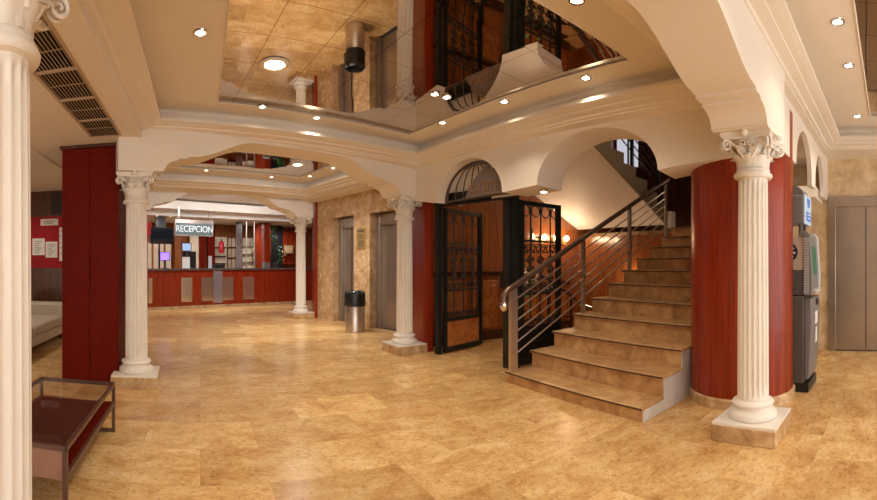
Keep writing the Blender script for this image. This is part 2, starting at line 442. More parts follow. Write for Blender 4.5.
# ------------------------------------------------------------------ stair-side header wall
SA = Vector((3.25, 6.05)); SD = Vector((.142, -1)).normalized()      # along the header, far to near
def hs(y): return (6.05 - y) / -SD.y
hp = [(hs(6.3), 2.42), (hs(5.57), 2.30)]
c1 = (hs(5.57) + hs(4.28)) / 2; r1 = (hs(4.28) - hs(5.57)) / 2
hp += [(c1 + r1 * cos(a), 2.30 + .53 * sin(a)) for a in [PI - PI * i / 24 for i in range(25)]]
hp += [(hs(4.28) + .0, 2.30), (hs(3.73), 2.33)]
c2 = (hs(3.73) + hs(2.23)) / 2; r2 = (hs(2.23) - hs(3.73)) / 2
hp += [(c2 + r2 * cos(a), 2.34 + .52 * sin(a)) for a in [PI - PI * i / 28 for i in range(29)]]
hp += [(hs(2.1), 2.36), (hs(1.42), 2.42), (hs(1.42), LIP), (hs(6.3), LIP)]
struct(MB().prism(hp, (SA.x, SA.y, 0), (SD.x, SD.y, 0), (0, 0, 1), Vector((-SD.y, SD.x, 0)) * .5), 'wall_stairs', plaster, smooth=32)

# ------------------------------------------------------------------ walls
struct(box(-5.3, -5.2, -3.6, 8.5, 0, 3.42), 'wall_left', plaster, smooth=0)
struct(MB().box(-5.2, -1.6, 8.4, 8.5, 0, 3.1), 'wall_lounge', lounge_wood, smooth=0)
wallseg((-2.2, 8.55), (-4.4, 19), 0, 3.42, .1, 'wall_reception_left', panelwood)

wallseg((3.15, 11.35), (5.4, 19), 0, 3.42, .1, 'wall_reception_right', redwood, side=-1)
struct(box(7.1, 7.25, -3.6, 2.0, 0, 3.42), 'wall_right', wallmarble_b, smooth=0)
# niche behind the arcade
struct(MB().box(4.4, 7.1, 1.95, 2.0, 0, 3.1), 'wall_niche', wallmarble_b, smooth=0)
struct(box(4.4, 7.1, 1.11, 1.95, 3.0, 3.1), 'ceiling_niche', plaster, smooth=0)
ap = [(3.77, 2.5), (4.73, 2.5)]
ap += arc(5.2, 2.5, .47, .48, PI, 0, 20)
ap += [(5.67, 2.43), (5.95, 2.43)]
ap += arc(6.31, 2.5, .36, .46, PI, 0, 18)
ap += [(6.67, 2.43), (7.1, 2.43), (7.1, 3.2), (3.77, 3.2)]
struct(MB().prism(ap, (0, 1.10, 0), (1, 0, 0), (0, 0, 1), (0, -.06, 0)), 'wall_arcade', plaster, smooth=32)
struct(box(6.35, 7.1, 1.12, 1.95, 2.38, 2.55), 'trim_12', plaster, smooth=0)
struct(box(3.77, 6.25, .94, 1.05, 3.08, 3.2), 'trim_13', plaster, smooth=0)
# stair hall
struct(box(4.6, 9.0, 2.0, 2.06, 0, 5.3), 'wall_stair_right', darkwood, smooth=0)
struct(box(9.0, 9.1, 2.0, 6.6, 0, 5.3), 'wall_stair_back', darkwood, smooth=0)
hall = MB().box(3.62, 9.0, 6.5, 6.6, 0, 5.3)
struct(hall, 'wall_hall', panelwood, smooth=0)
struct(box(7.5, 7.56, 4.05, 6.5, 0, 1.995), 'wall_under_landing', panelwood, smooth=0)
struct(box(3.4, 9.1, 2.0, 6.6, 5.3, 5.4), 'ceiling_stairs', plaster, smooth=0)
struct(box(4.05, 4.15, 2.0, 6.6, 3.42, 5.3), 'wall_stair_front', plaster, smooth=0)

# wainscot of the hall: dark rails and raised panels
ws = thing('wood_wainscot', 'dark-railed wooden wainscot with raised burl panels behind the iron gate', 'wainscot', (4.6, 6.48, 0))
part(MB().box(3.75, 5.35, 6.455, 6.5, 1.18, 1.26).box(5.27, 5.35, 6.455, 6.5, .95, 1.2).box(5.35, 7.2, 6.455, 6.5, .95, 1.03), 'top_rail', darkwood, ws)
part(MB().box(3.75, 7.2, 6.455, 6.5, 0, .16), 'base_rail', darkwood, ws)
for a, b, t in ((3.85, 4.5, 1.1), (4.6, 5.2, 1.1), (5.42, 6.2, .88), (6.3, 7.1, .88)):
    part(MB().box(a, b, 6.47, 6.5, .22, t).box(a + .09, b - .09, 6.45, 6.47, .31, t - .09), 'panel', burl, ws, bevel=.012)

# ------------------------------------------------------------------ elevator wall (marble, two recessed lifts)
def ray_s(px):      # only used to lay the recesses out along the wall: bearing -> distance along wall
    a = (px - 438.5) / 440 + math.radians(31); d = Vector((sin(a), cos(a)))
    # EA + s*ED = t*d
    det = ED.x * -d.y + d.x * ED.y
    return (-EA.x * -d.y + -d.x * EA.y * 1.0) / det * 1.0 if False else ((-EA.x) * (-d.y) - (-d.x) * (-EA.y)) / det
s1a, s1b = .62, 1.52      # far lift opening
s2a, s2b = 2.12, 3.42     # near lift opening
U3 = (ED.x, ED.y, 0); N3 = Vector((-ED.y, ED.x, 0))
ep = [(-.15, 0), (s1a, 0), (s1a, 2.52), (s1b, 2.52), (s1b, 0), (s2a, 0), (s2a, 2.5), (s2b, 2.5), (s2b, 0), (4.3, 0), (4.3, 3.2), (-.15, 3.2)]
struct(MB().prism(ep, (EA.x, EA.y, 0), U3, (0, 0, 1), N3 * .34), 'wall_elevators', wallmarble, smooth=0)
struct(MB().prism([(-.15, 0), (4.3, 0), (4.3, 2.7), (-.15, 2.7)], (EA.x + N3.x * .36, EA.y + N3.y * .36, 0), U3, (0, 0, 1), N3 * .05), 'wall_elevator_back', elev_dark, smooth=0)
def eb(s0, s1, d0, d1, z0, z1):   # block in elevator wall coordinates
    mb = MB(); P = [EA + ED * s + Vector((-ED.y, ED.x)) * d for s, d in ((s0, d0), (s1, d0), (s1, d1), (s0, d1))]
    return mb.add([(p.x, p.y, z0) for p in P] + [(p.x, p.y, z1) for p in P], [(0, 1, 2, 3), (4, 5, 6, 7), (0, 1, 5, 4), (1, 2, 6, 5), (2, 3, 7, 6), (3, 0, 4, 7)])
def join(*ms):
    m = MB()
    for k in ms: m.add(k.v, k.f)
    return m
def lift(s0, s1, ztop, label, gap):
    p = EA + ED * ((s0 + s1) / 2) + Vector((N3.x, N3.y)) * .2
    t = thing('elevator', label, 'elevator', (p.x, p.y, 0), 'lifts in the marble wall')
    part(join(eb(s0 + .005, s0 + .13, .17, .33, 0, ztop), eb(s1 - .13, s1 - .005, .17, .33, 0, ztop), eb(s0 + .131, s1 - .131, .171, .329, ztop - .24, ztop - .003)), 'door_frame', elev_steel, t, bevel=.006)
    m = (s0 + s1) / 2
    part(eb(s0 + .13, m - gap, .25, .3, .02, ztop - .24), 'door_panel', elev_steel, t, bevel=.004)
    part(eb(m + gap, s1 - .13, .26, .31, .02, ztop - .24), 'door_panel', elev_steel, t, bevel=.004)
    part(eb(s0 + .13, s1 - .13, .2, .3, 0, .02), 'sill', elev_dark, t)
    return t
lift(s1a, s1b, 2.5, 'far lift with narrow steel doors beside the far white column', .02)
lift(s2a, s2b, 2.48, 'near lift with wide steel doors right behind the middle white column', .008)
pl = thing('brass_plaque', 'brass floor directory plaque on the marble between the two lifts', 'plaque', tuple(epos(1.82, -.012)) + (1.95,))
part(eb(1.66, 1.98, -.015, 0, 1.73, 2.2), 'plate', brass, pl, bevel=.004)
for i, (w, z) in enumerate(((.22, 2.135), (.17, 2.03), (.12, 1.98), (.2, 1.9), (.2, 1.85), (.17, 1.8))):
    part(eb(1.82 - w / 2, 1.82 + w / 2, -.019, -.014, z - (.018 if i == 0 else .01), z + (.018 if i == 0 else .01)), 'engraved_line', atm_dark, pl)

# right-hand lift
t = thing('elevator', 'wide brushed steel lift at the end wall beyond the cash machine', 'elevator', (7.08, .41, 0))
part(MB().box(7.04, 7.1, .9, 1.02, 0, 2.49).box(7.04, 7.1, -.2, -.07, 0, 2.49).box(7.042, 7.098, -.069, .899, 2.32, 2.488), 'door_frame', elev_steel, t, bevel=.006)
part(box(7.09, 7.099, .36, .46, .02, 2.32), 'door_gap_shade', blackp, t)  # black strip added so the gap between the door panels looks dark
part(box(7.06, 7.089, .42, .9, .02, 2.32), 'door_panel', elev_steel, t)
part(box(7.06, 7.089, -.07, .405, .02, 2.32), 'door_panel', elev_steel, t)
part(box(7.05, 7.1, -.07, .9, 0, .02), 'sill', elev_dark, t)

# ------------------------------------------------------------------ fluted columns
def fluted_column():
    t = thing('fluted_column', '', 'column', (0, 0, 0), 'fluted white columns')
    t.name = 'fluted_column'
    part(box(-.265, .265, -.265, .265, 0, .13), 'plinth', wallmarble, t, bevel=.006, label='square marble plinth')
    part(box(-.26, .26, -.26, .26, .131, .15), 'plinth_cap', colwhite, t)
    prof = [(.19, .15), (.2, .158), (.205, .178), (.198, .2), (.18, .212), (.168, .222), (.16, .235), (.16, .25), (.17, .258), (.176, .272), (.168, .288), (.152, .297), (.14, .302)]
    part(MB().lathe(prof, n=40), 'base', colwhite, t)
    nf = 18; per = 10; zs = [.302, .33, .35, .42, 1.2, 2.02, 2.09, 2.115, 2.15]
    mb = MB(); vs = []; fs = []; N = nf * per
    for i, z in enumerate(zs):
        R = .132 - .010 * (z / 2.15) ** 1.5
        dep = 0 if i < 2 or i >= 7 else (.013 if i in (2, 6) else .021)
        for k in range(N):
            ph = (k % per) / per
            q = 0 if ph < .25 else sin(PI * (ph - .25) / .75) ** .8
            r = R - dep * q; a = 2 * PI * k / N
            vs.append((r * cos(a), r * sin(a), z))
    for i in range(len(zs) - 1):
        for k in range(N):
            fs.append((i * N + k, i * N + (k + 1) % N, (i + 1) * N + (k + 1) % N, (i + 1) * N + k))
    part(mb.add(vs, fs), 'shaft', colwhite, t, smooth=50)
    cap = MB()
    cap.lathe([(.12, 2.14), (.15, 2.145), (.16, 2.158), (.162, 2.17), (.155, 2.185), (.14, 2.19), (.135, 2.2), (.142, 2.21), (.138, 2.222), (.118, 2.226),
               (.118, 2.28), (.125, 2.36), (.15, 2.42), (.18, 2.446), (.18, 2.45)], n=40)
    pts = []
    h = .245
    for q in range(4):
        a = PI / 4 + q * PI / 2
        for k in range(9):
            tt = k / 9
            p0 = Vector((h * cos(a) * 1.27, h * sin(a) * 1.27)); p1 = Vector((h * cos(a + PI / 2) * 1.27, h * sin(a + PI / 2) * 1.27))
            m = p0.lerp(p1, tt); m *= 1 - .20 * sin(PI * tt) * (1 if 0 < k else .6)
            if k == 0: m *= .95
            pts.append((m.x, m.y))
    n = len(pts)
    for (sc_, z0, z1) in ((.94, 2.446, 2.465), (1.0, 2.465, 2.499)):
        cap.add([(x * sc_, y * sc_, z0) for x, y in pts] + [(x * sc_, y * sc_, z1) for x, y in pts], [tuple(range(n)), tuple(range(n, 2 * n))] + [(i, (i + 1) % n, n + (i + 1) % n, n + i) for i in range(n)])
    part(cap, 'capital', colwhite, t, smooth=40)
    lv = MB()
    def leaf(a, z0, hgt, w, out, r0):
        rows = 8; o = []; f = []
        ca, sa = cos(a), sin(a)
        for j in range(rows + 1):
            s_ = j / rows
            r = r0 + out * s_ ** 2.2; z = z0 + hgt * (s_ if s_ < .85 else .85 - (s_ - .85) * .9)
            if s_ > .85: r += .012 * (s_ - .85) / .15
            ww = w * (1 - .1 * s_ - .55 * s_ ** 4) * (1 + .14 * sin(j * 2.6))
            for k, u in enumerate((-1, -.5, 0, .5, 1)):
                rr = r + (.012 if k == 2 else (.004 if k in (1, 3) else -.006))
                o.append((rr * ca - u * ww / 2 * sa, rr * sa + u * ww / 2 * ca, z))
        for j in range(rows):
            for k in range(4): f.append((j * 5 + k, j * 5 + k + 1, j * 5 + k + 6, j * 5 + k + 5))
        lv.add(o, f)
        ins = [((Vector((x, y, 0)) * .93).x, (Vector((x, y, 0)) * .93).y, z) for x, y, z in o]
        lv.add(ins, f)
    for k in range(8):
        leaf(k * PI / 4, 2.226, .125, .105, .06, .124)
        leaf(k * PI / 4 + PI / 8, 2.228, .20, .10, .085, .124)
    part(lv, 'acanthus_leaves', colwhite, t, smooth=60)
    vol = MB()
    for q in range(4):
        a = PI / 4 + q * PI / 2; d = Vector((cos(a), sin(a), 0)); sd = Vector((-sin(a), cos(a), 0))
        for sg in (-1, 1):
            path = [d * .125 + sd * sg * .07 + Vector((0, 0, 2.30)), d * .17 + sd * sg * .05 + Vector((0, 0, 2.38)), d * .22 + sd * sg * .022 + Vector((0, 0, 2.43))]
            for i in range(22):
                th = PI / 2 - i * .42; rr = .045 * (1 - i / 26)
                path.append(d * (.262 + rr * cos(th)) + sd * sg * .018 + Vector((0, 0, 2.398 + rr * sin(th))) - d * .022)
            vol.tube(path, [.012] * 3 + [.0125 - .0003 * i for i in range(22)], 6)
        b = q * PI / 2; d2 = Vector((cos(b), sin(b), 0)); s2 = Vector((-sin(b), cos(b), 0))
        for sg in (-1, 1):
            path = [d2 * .13 + s2 * sg * .035 + Vector((0, 0, 2.31)), d2 * .15 + s2 * sg * .045 + Vector((0, 0, 2.38))]
            for i in range(14):
                th = PI * .9 - i * .5; rr = .03 * (1 - i / 17)
                path.append(d2 * .178 + s2 * sg * (.03 + rr * -cos(th)) + Vector((0, 0, 2.405 + rr * sin(th))))
            vol.tube(path, .009, 6)
        vol.sphere(d2 * .222 + Vector((0, 0, 2.478)), .03, 10, 6)
    part(vol, 'volutes', colwhite, t, smooth=60)
    return t
colp = fluted_column()
for i, (p, rz, lab) in enumerate((
        (RP, 0, 'fluted white column in front of the red curved wall beside the stairs'),
        (NL, 0, 'nearest fluted white column, cut off by the left edge of the photo'),
        (LP, .04, 'fluted white column right of the dark red square pillar'),
        (MP, .10, 'fluted white column between the near lift and the iron gate'),
        (FP, .27, 'small far fluted white column at the right end of the reception counter'))):
    c_ = place(colp, (p[0], p[1], 0), rz, lab, first=(i == 0))
    c_.scale = (1, 1, 1.04 if i >= 4 else .98)

# ------------------------------------------------------------------ red piers
pr = thing('square_pillar', 'dark red lacquered square pillar with a centre groove behind the coffee table', 'pillar', (-1.3, 5.3, 0))
part(MB().box(-1.647, -1.303, 5.06, 5.56, 0, 2.78).box(-1.297, -.953, 5.06, 5.56, 0, 2.78).box(-1.31, -1.29, 5.07, 5.5, 0, 2.78), 'cladding', redwood_d, pr, bevel=.006)
part(box(-1.67, -.93, 5.04, 5.58, 2.78, 2.819), 'crown', darkwood, pr)
cb = thing('display_cabinet', 'narrow glazed display cabinet on the right flank of the dark red pillar', 'cabinet', (-1.15, 5.95, 0))
part(MB().box(-1.6, -.98, 5.6, 5.63, 0, 2.4).box(-1.6, -.98, 6.3, 6.34, 0, 2.4).box(-1.6, -.98, 5.6, 6.34, 2.36, 2.4).box(-1.6, -.98, 5.6, 6.34, 0, .3).box(-1.62, -1.58, 5.6, 6.34, 0, 2.4), 'carcass', darkwood, cb)
for z in (.8, 1.3, 1.8): part(box(-1.57, -.99, 5.64, 6.29, z, z + .012), 'shelf', glass, cb)
part(MB().box(-.975, -.95, 5.6, 5.64, .3, 2.4).box(-.975, -.95, 6.29, 6.34, .3, 2.4).box(-.975, -.95, 5.64, 6.29, 2.35, 2.4).box(-.975, -.95, 5.64, 6.29, .3, .35), 'door_frame', chrome, cb)
part(box(-.972, -.962, 5.64, 6.29, .35, 2.35), 'door_glass', glass, cb)
pr = thing('pilaster', 'glossy red wooden pilaster between the middle column and the iron gate', 'pilaster', (3.5, 6.4, 0))
part(box(3.40, 3.56, 6.08, 6.68, .0, 2.6), 'cladding', redwood, pr, bevel=.006)
pr = thing('pilaster', 'narrow red wooden pilaster at the far end of the lift wall', 'pilaster', (3.0, 11.1, 0))
part(MB().box(2.93, 3.1, 11.0, 11.3, 0, 3.1), 'cladding', redwood, pr, bevel=.006)
CY = (4.48, 1.585)
cw = thing('round_pillar', 'big round red lacquered pillar on a marble skirting behind the right column', 'pillar', (CY[0], CY[1], 0))
part(MB().lathe([(.55, .09), (.55, 2.99)], CY + (0,), 64), 'drum', redwood, cw)
part(MB().lathe([(.575, 0), (.575, .085), (.555, .10)], CY + (0,), 64), 'skirting', wallmarble, cw, smooth=30)

# ------------------------------------------------------------------ staircase
NS = 11; RISE = .195; Z0 = .135
def xr(n): return 3.25 + .372 * (n - 1)
def xl(n): return 3.33 + .396 * (n - 1)
YR = 2.09; YL = 4.0
st = thing('staircase', 'marble staircase rising to the right behind the round red pillar', 'staircase', (5.2, 3.0, 0))
def slab(n0x, n1x, z0, z1, yr=YR, yl=YL):
    (a, b), (c, d) = n0x, n1x       # (right x, left x) of front and of back
    return MB().add([(a, yr, z0), (c, yr, z0), (d, yl, z0), (b, yl, z0), (a, yr, z1), (c, yr, z1), (d, yl, z1), (b, yl, z1)],
                    [(0, 1, 2, 3), (4, 5, 6, 7), (0, 1, 5, 4), (1, 2, 6, 5), (2, 3, 7, 6), (3, 0, 4, 7)])
for n in range(1, NS + 1):
    z = Z0 + RISE * (n - 1)
    b = 1.3 if n == NS else 0
    s_ = part(slab((xr(n) + .03, xl(n) + .03), (xr(n + 1) + .04 + b, xl(n + 1) + .04 + b), max(0, z - RISE - .25) if n > 1 else 0, z - .03), 'step', stepmarble, st)
    part(slab((xr(n), xl(n)), (xr(n + 1) + .03 + b, xl(n + 1) + .03 + b), z - .03, z, YR - .015, YL + .015), 'tread', stepmarble, s_, bevel=.006)
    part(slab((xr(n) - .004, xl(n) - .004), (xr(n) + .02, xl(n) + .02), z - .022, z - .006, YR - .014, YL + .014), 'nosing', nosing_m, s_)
sp = [(xr(1) + .035, 0)]
for n in range(1, 6):
    z = Z0 + RISE * (n - 1)
    sp += [(xr(n) + .035, z - .031), (xr(n + 1) + .035, z - .031)]
sp += [(xr(6) + .035, 0)]
part(MB().prism(sp, (0, YR - .012, 0), (1, 0, 0), (0, 0, 1), (0, .011, 0)), 'stringer', string_m, st, label='grey marble side stringer')
# landing and second flight
part(box(xl(NS + 1) + .03, 8.995, 2.065, 6.495, 2.0, 2.085), 'landing', stepmarble, st)
uf = thing('upper_flight', 'upper flight of stairs with pale sloping underside seen through the arch', 'staircase', (6.2, 5.3, 2.1))
def zu(x): return 2.17 + .47 * (7.5 - x)
soff = [(7.5, zu(7.5)), (4.3, zu(4.3)), (4.3, zu(4.3) + .06), (7.5, zu(7.5) + .06)]
part(MB().prism(soff, (0, 4.24, 0), (1, 0, 0), (0, 0, 1), (0, 2.25, 0)), 'underside', white, uf)
n_u = 9; tw = (7.5 - 4.2) / n_u
for i in range(n_u):
    x1 = 7.5 - i * tw; x0 = x1 - tw - .02; zt = zu(x1) + .36
    part(box(x0, x1, 4.26, 6.49, zt - .15, zt), 'step', stepmarble, uf)
sk = [(7.5, zu(7.5) - .01)]
sk += [(4.3, zu(4.3) - .01)]
for i in reversed(range(n_u)):
    x1 = 7.5 - i * tw; x0 = max(4.3, x1 - tw); zt = zu(x1) + .40
    sk += [(x0, zt), (x1, zt)]
olive = plain('olive_plaster', (.26, .19, .11), .6, var=.05)
part(MB().prism(sk, (0, 4.2, 0), (1, 0, 0), (0, 0, 1), (0, .038, 0)), 'stringer', olive, uf)
nb = thing('newel_block', 'small white plaster newel block at the top of the stairs', 'newel', (7.4, 4.08, 2.09))
part(box(7.32, 7.48, 4.0, 4.17, 2.086, 2.4), 'block', white, nb, bevel=.01)

# upper railing
ur = thing('stair_railing', 'dark balustrade on the upper flight behind the arch', 'railing', (6.2, 4.22, 2.6))
for x in (7.2, 6.3, 5.4, 4.6):
    part(MB().bar((x, 4.22, zu(x) + .35), (x, 4.22, zu(x) + 1.5), .05, .05), 'post', iron, ur)
for k in range(6):
    part(MB().tube([(7.3, 4.22, zu(7.3) + .6 + .14 * k), (4.4, 4.22, zu(4.4) + .6 + .14 * k)], .011, 6), 'rod', iron, ur)
part(MB().tube([(7.35, 4.22, zu(7.35) + 1.5), (4.35, 4.22, zu(4.35) + 1.5)], .03, 10), 'handrail', rail_wood, ur)
w = struct(box(8.96, 9.0, 5.8, 6.45, 3.75, 4.9), 'window_1', daywin, smooth=0)
w['kind'] = 'structure'
struct(MB().box(8.93, 8.99, 5.74, 5.8, 3.7, 4.95).box(8.93, 8.99, 6.08, 6.12, 3.75, 4.9).box(8.93, 8.99, 6.45, 6.49, 3.7, 4.95).box(8.932, 8.988, 5.8, 6.45, 3.69, 3.75).box(8.932, 8.988, 5.8, 6.45, 4.9, 4.96), 'trim_15', darkwood, smooth=0)

# main railing
rl = thing('stair_railing', 'steel stair railing with slanting rods and bronze handrail left of the marble steps', 'railing', (3.38, 4.0, 0))
RY = YL - .05
def znose(x): return Z0 + RISE * (x - 3.33) / .396
SL = RISE / .396
def rz_(x): return znose(x) + .96
hr = [(3.26, RY, rz_(3.26) - .16), (3.245, RY, rz_(3.26) - .09), (3.26, RY, rz_(3.26) - .03), (3.32, RY, rz_(3.32) + .005), (3.42, RY, rz_(3.42)), (7.12, RY, rz_(7.12))]
part(MB().tube(hr, .036, 14), 'handrail', rail_wood, rl)
part(MB().sphere((3.258, RY, rz_(3.26) - .14), .05, 14, 10, 1.5), 'rail_end', chrome, rl, label='chrome rounded rail end')
posts = (3.40, 4.68, 5.83, 7.0)
for i, x in enumerate(posts):
    n = int((x - 3.33) / .396) + 1
    zb = Z0 + RISE * (n - 1)
    if i == 0:
        part(MB().box(x - .05, x + .05, RY - .025, RY + .025, zb, rz_(x) - .02), 'newel_post', steel, rl)
    else:
        part(MB().box(x - .022, x - .006, RY - .025, RY + .025, zb, rz_(x) - .02).box(x + .006, x + .022, RY - .025, RY + .025, zb, rz_(x) - .02), 'post', steel, rl)
for k in range(6):
    d = .17 + .13 * k
    part(MB().tube([(3.43, RY, rz_(3.43) - d), (7.0, RY, rz_(7.0) - d)], .0095, 8), 'rod', steel, rl)

# ------------------------------------------------------------------ gate
GL = Vector((3.52, 5.86, 0)); GR = Vector((3.83, 4.54, 0))
fr = thing('gate_frame', 'black iron gate frame with tall posts under the fanlight', 'gate frame', (3.72, 5.1, 0))
gd = (GR - GL).normalized()
part(MB().bar(GL, GL + Vector((0, 0, 2.42)), .07, .10), 'post', iron, fr)
part(MB().bar(GR, GR + Vector((0, 0, 2.42)), .10, .13), 'post', iron, fr)
part(MB().bar(GR + gd * .11, GR + gd * .11 + Vector((0, 0, 2.42)), .07, .09), 'post', iron, fr)
part(MB().bar(GL - gd * .04 + Vector((0, 0, 2.37)), GR + gd * .14 + Vector((0, 0, 2.37)), .12, .17), 'lintel', iron, fr)
def ring_pts(c, u, r, n=16, a0=0, a1=2 * PI, z=Vector((0, 0, 1))):
    return [c + u * r * cos(a0 + (a1 - a0) * i / n) + z * r * sin(a0 + (a1 - a0) * i / n) for i in range(n + 1)]
def scroll(c, u, r, sg=1, turns=1.3, n=22):
    return [c + u * sg * r * (1 - .7 * i / n) * cos(2 * PI * turns * i / n) + Vector((0, 0, 1)) * r * (1 - .7 * i / n) * sin(2 * PI * turns * i / n) for i in range(n + 1)]
def gate(name_label, H, D, L, panel):
    g = thing('iron_gate', name_label, 'gate', tuple(H), 'leaves of the iron gate')
    P = lambda s, z: H + D * s + Vector((0, 0, z))
    up = D.cross(Vector((0, 0, 1)))
    zt = 2.27
    f = MB()
    f.bar(P(.03, .03), P(.03, zt), .06, .05); f.bar(P(L - .03, .03), P(L - .03, zt), .07, .06)
    f.bar(P(0, zt - .03), P(L, zt - .03), .05, .06); f.bar(P(0, .06), P(L, .06), .05, .08)
    f.bar(P(0, .52), P(L, .52), .04, .05)
    part(f, 'frame', iron, g)
    if panel: part(MB().bar(P(.06, .29), P(L - .06, .29), .025, .40), 'kick_panel', burl, g, label='burl wood kick panel')
    else: part(MB().bar(P(.06, .29), P(L - .06, .29), .02, .40), 'kick_panel', iron, g)
    nb_ = 3
    for k in range(nb_):
        s = L * (k + 1) / (nb_ + 1)
        part(MB().tube([P(s, .52), P(s, zt - .05)], .011, 8), 'bar', iron, g)
    u = D
    def sc(fn):
        m = MB(); fn(m); part(m, 'scroll', iron, g)
    for k in range(nb_ + 1):
        s = L * (k + .5) / (nb_ + 1)
        sc(lambda m: m.tube(ring_pts(P(s, zt - .13), u, L * .1), .009, 5))
        for zz, rr in ((1.62, .06), (1.05, .06), (.60, .045)):
            sc(lambda m: m.tube(scroll(P(s - .045, zz), u, rr, 1), .009, 5).tube(scroll(P(s + .045, zz), u, rr, -1), .009, 5).bar(P(s - .06, zz - .055), P(s + .06, zz - .055), .02, .02))
    for k in range(nb_):
        s = L * (k + 1) / (nb_ + 1)
        for zz in (1.33, 1.20, 1.46):
            sc(lambda m: m.tube(ring_pts(P(s, zz), u, .055), .009, 5).bar(P(s - .075, zz - .02), P(s + .075, zz + .02), .016, .022))
    for zz in (1.72, .98):
        part(MB().bar(P(.05, zz), P(L - .05, zz), .012, .025), 'crossbar', iron, g)
    return g
gate('left iron gate leaf with burl kick panel, swung inward by the pilaster', Vector((3.60, 5.83, 0)), Vector((.953, .30, 0)).normalized(), .98, True)
gate('right iron gate leaf swung inward behind the foot of the stair railing', Vector((3.98, 4.48, 0)), Vector((1, .02, 0)).normalized(), .80, False)

# fanlight
fl = thing('fanlight', 'half-round fanlight grille with fan bars and a grey lettered panel above the gate', 'fanlight', (3.65, 4.95, 2.33))
FO = Vector((SA.x, SA.y, 0)) + Vector((-SD.y, SD.x, 0)) * .16; FU = Vector((SD.x, SD.y, 0)); FN = Vector((-SD.y, SD.x, 0))
def fp(u, z, d=0): return FO + FU * (c1 + u) + Vector((0, 0, 2.30 + z)) + FN * d
def half(rx, rz, n=24): return [(rx * cos(PI - PI * i / n), rz * sin(PI - PI * i / n)) for i in range(n + 1)]
part(MB().tube([fp(u, z) for u, z in half(r1 - .02, .51)], .018, 8), 'frame', fan_m, fl)
part(MB().prism([(u, z) for u, z in half(r1, .53)], fp(0, 0, .12), FU, (0, 0, 1), FN * .02), 'backing', plaster, fl, smooth=0)
for k in range(8):
    u0 = -r1 + .06 + k * (2 * r1 - .12) / 7
    pts = [fp(.02 + (u0 - .02) * cos(q) ** .8, .02 + .46 * sin(q), 0) for q in [PI / 2 * i / 9 * .999 for i in range(10)]]
    part(MB().tube(pts, .009, 6), 'fan_bar', fan_m, fl)
part(MB().tube([fp(-r1 + .02, .02), fp(r1 - .02, .02)], .016, 6), 'fan_rail', fan_m, fl)
lp_ = [(-.16, .02), (-.1, .12), (.0, .24), (.12, .34), (.25, .41), (.40, .36), (.52, .24), (.60, .02)]
part(MB().prism([(u, z) for u, z in lp_], fp(0, 0, -.05), FU, (0, 0, 1), FN * .02), 'name_panel', fan_panel, fl, smooth=0)
text('AXSITE', 'lettering', bronze, .21, fp(.23, .125, -.056), FU, fl, width=.82)

# ------------------------------------------------------------------ sconces in the hall
for x, lab in ((6.35, 'left glowing wall sconce seen through the right gate leaf'), (6.72, 'middle glowing wall sconce at the edge of the right gate leaf'), (7.02, 'right glowing wall sconce just right of the gate leaf')):
    s_ = thing('wall_sconce', lab, 'sconce', (x, 6.45, 1.95), 'wall sconces in the stair hall')
    part(MB().box(x - .04, x + .04, 6.46, 6.499, 1.82, 1.98).tube([(x, 6.47, 1.86), (x, 6.40, 1.84), (x, 6.39, 1.9)], .008, 6), 'bracket', brass, s_)
    part(MB().sphere((x, 6.39, 1.95), .05, 14, 10, 1.2), 'bulb', sconceglow, s_)
s_ = thing('step_light', 'low glowing lamp on the wood wall beside the middle steps', 'lamp', (7.45, 5.0, 1.1))
part(box(7.46, 7.499, 4.92, 5.12, .98, 1.1), 'housing', brass, s_)
part(MB().sphere((7.43, 5.02, 1.08), .045, 12, 8), 'bulb', sconceglow, s_)
s_ = thing('step_light', 'small recessed lamp under the plaster ledge left of the stair arch', 'lamp', (3.75, 3.8, 2.3))
part(MB().lathe([(.05, 2.29), (.05, 2.318)], (3.82, 3.86, 0), 20), 'rim', brass, s_)
part(MB().lathe([(.04, 2.283), (.04, 2.289)], (3.82, 3.86, 0), 20), 'bulb', lampglow, s_)
# descending handrail behind the gate
br = thing('basement_handrail', 'dark curved handrail behind the lower rods of the stair railing', 'handrail', (5.3, 4.9, 0))
part(MB().tube([(4.95, 4.95, .98), (5.15, 4.95, 1.02), (5.4, 4.95, .95), (5.8, 4.95, .70), (6.3, 4.95, .55)], .03, 10), 'handrail', darkwood, br)
for x, z in ((5.0, .98), (5.55, .86), (6.2, .57)): part(MB().tube([(x, 4.95, 0), (x, 4.95, z)], .018, 8), 'post', iron, br)
part(MB().tube([(5.0, 4.95, .6), (5.55, 4.95, .5), (6.2, 4.95, .22)], .012, 8), 'rail', iron, br)
pp = thing('potted_plant', 'green potted plant half hidden behind the right gate leaf', 'plant', (4.55, 4.9, 0))
part(MB().lathe([(.10, 0), (.14, .02), (.17, .36), (.16, .38)], (4.62, 4.95, 0), 20), 'pot', soil_pot, pp)
mb = MB()
for i in range(50):
    a = random.uniform(0, 2 * PI); h = random.uniform(.25, 1.55); r = random.uniform(.03, .18)
    c = Vector((4.62 + r * cos(a), 4.95 + r * sin(a), .35 + h)); d = Vector((cos(a), sin(a), random.uniform(-.6, .6))).normalized() * .1; sd = Vector((-sin(a), cos(a), 0)) * .035
    mb.add([c, c + d * .5 + sd, c + d, c + d * .5 - sd], [(0, 1, 2, 3)])
part(mb, 'foliage', leaf_m, pp)
part(MB().tube([(4.62, 4.95, .36), (4.6, 4.96, 1.2), (4.64, 4.94, 1.95)], .012, 6), 'stem', leaf_m, pp)

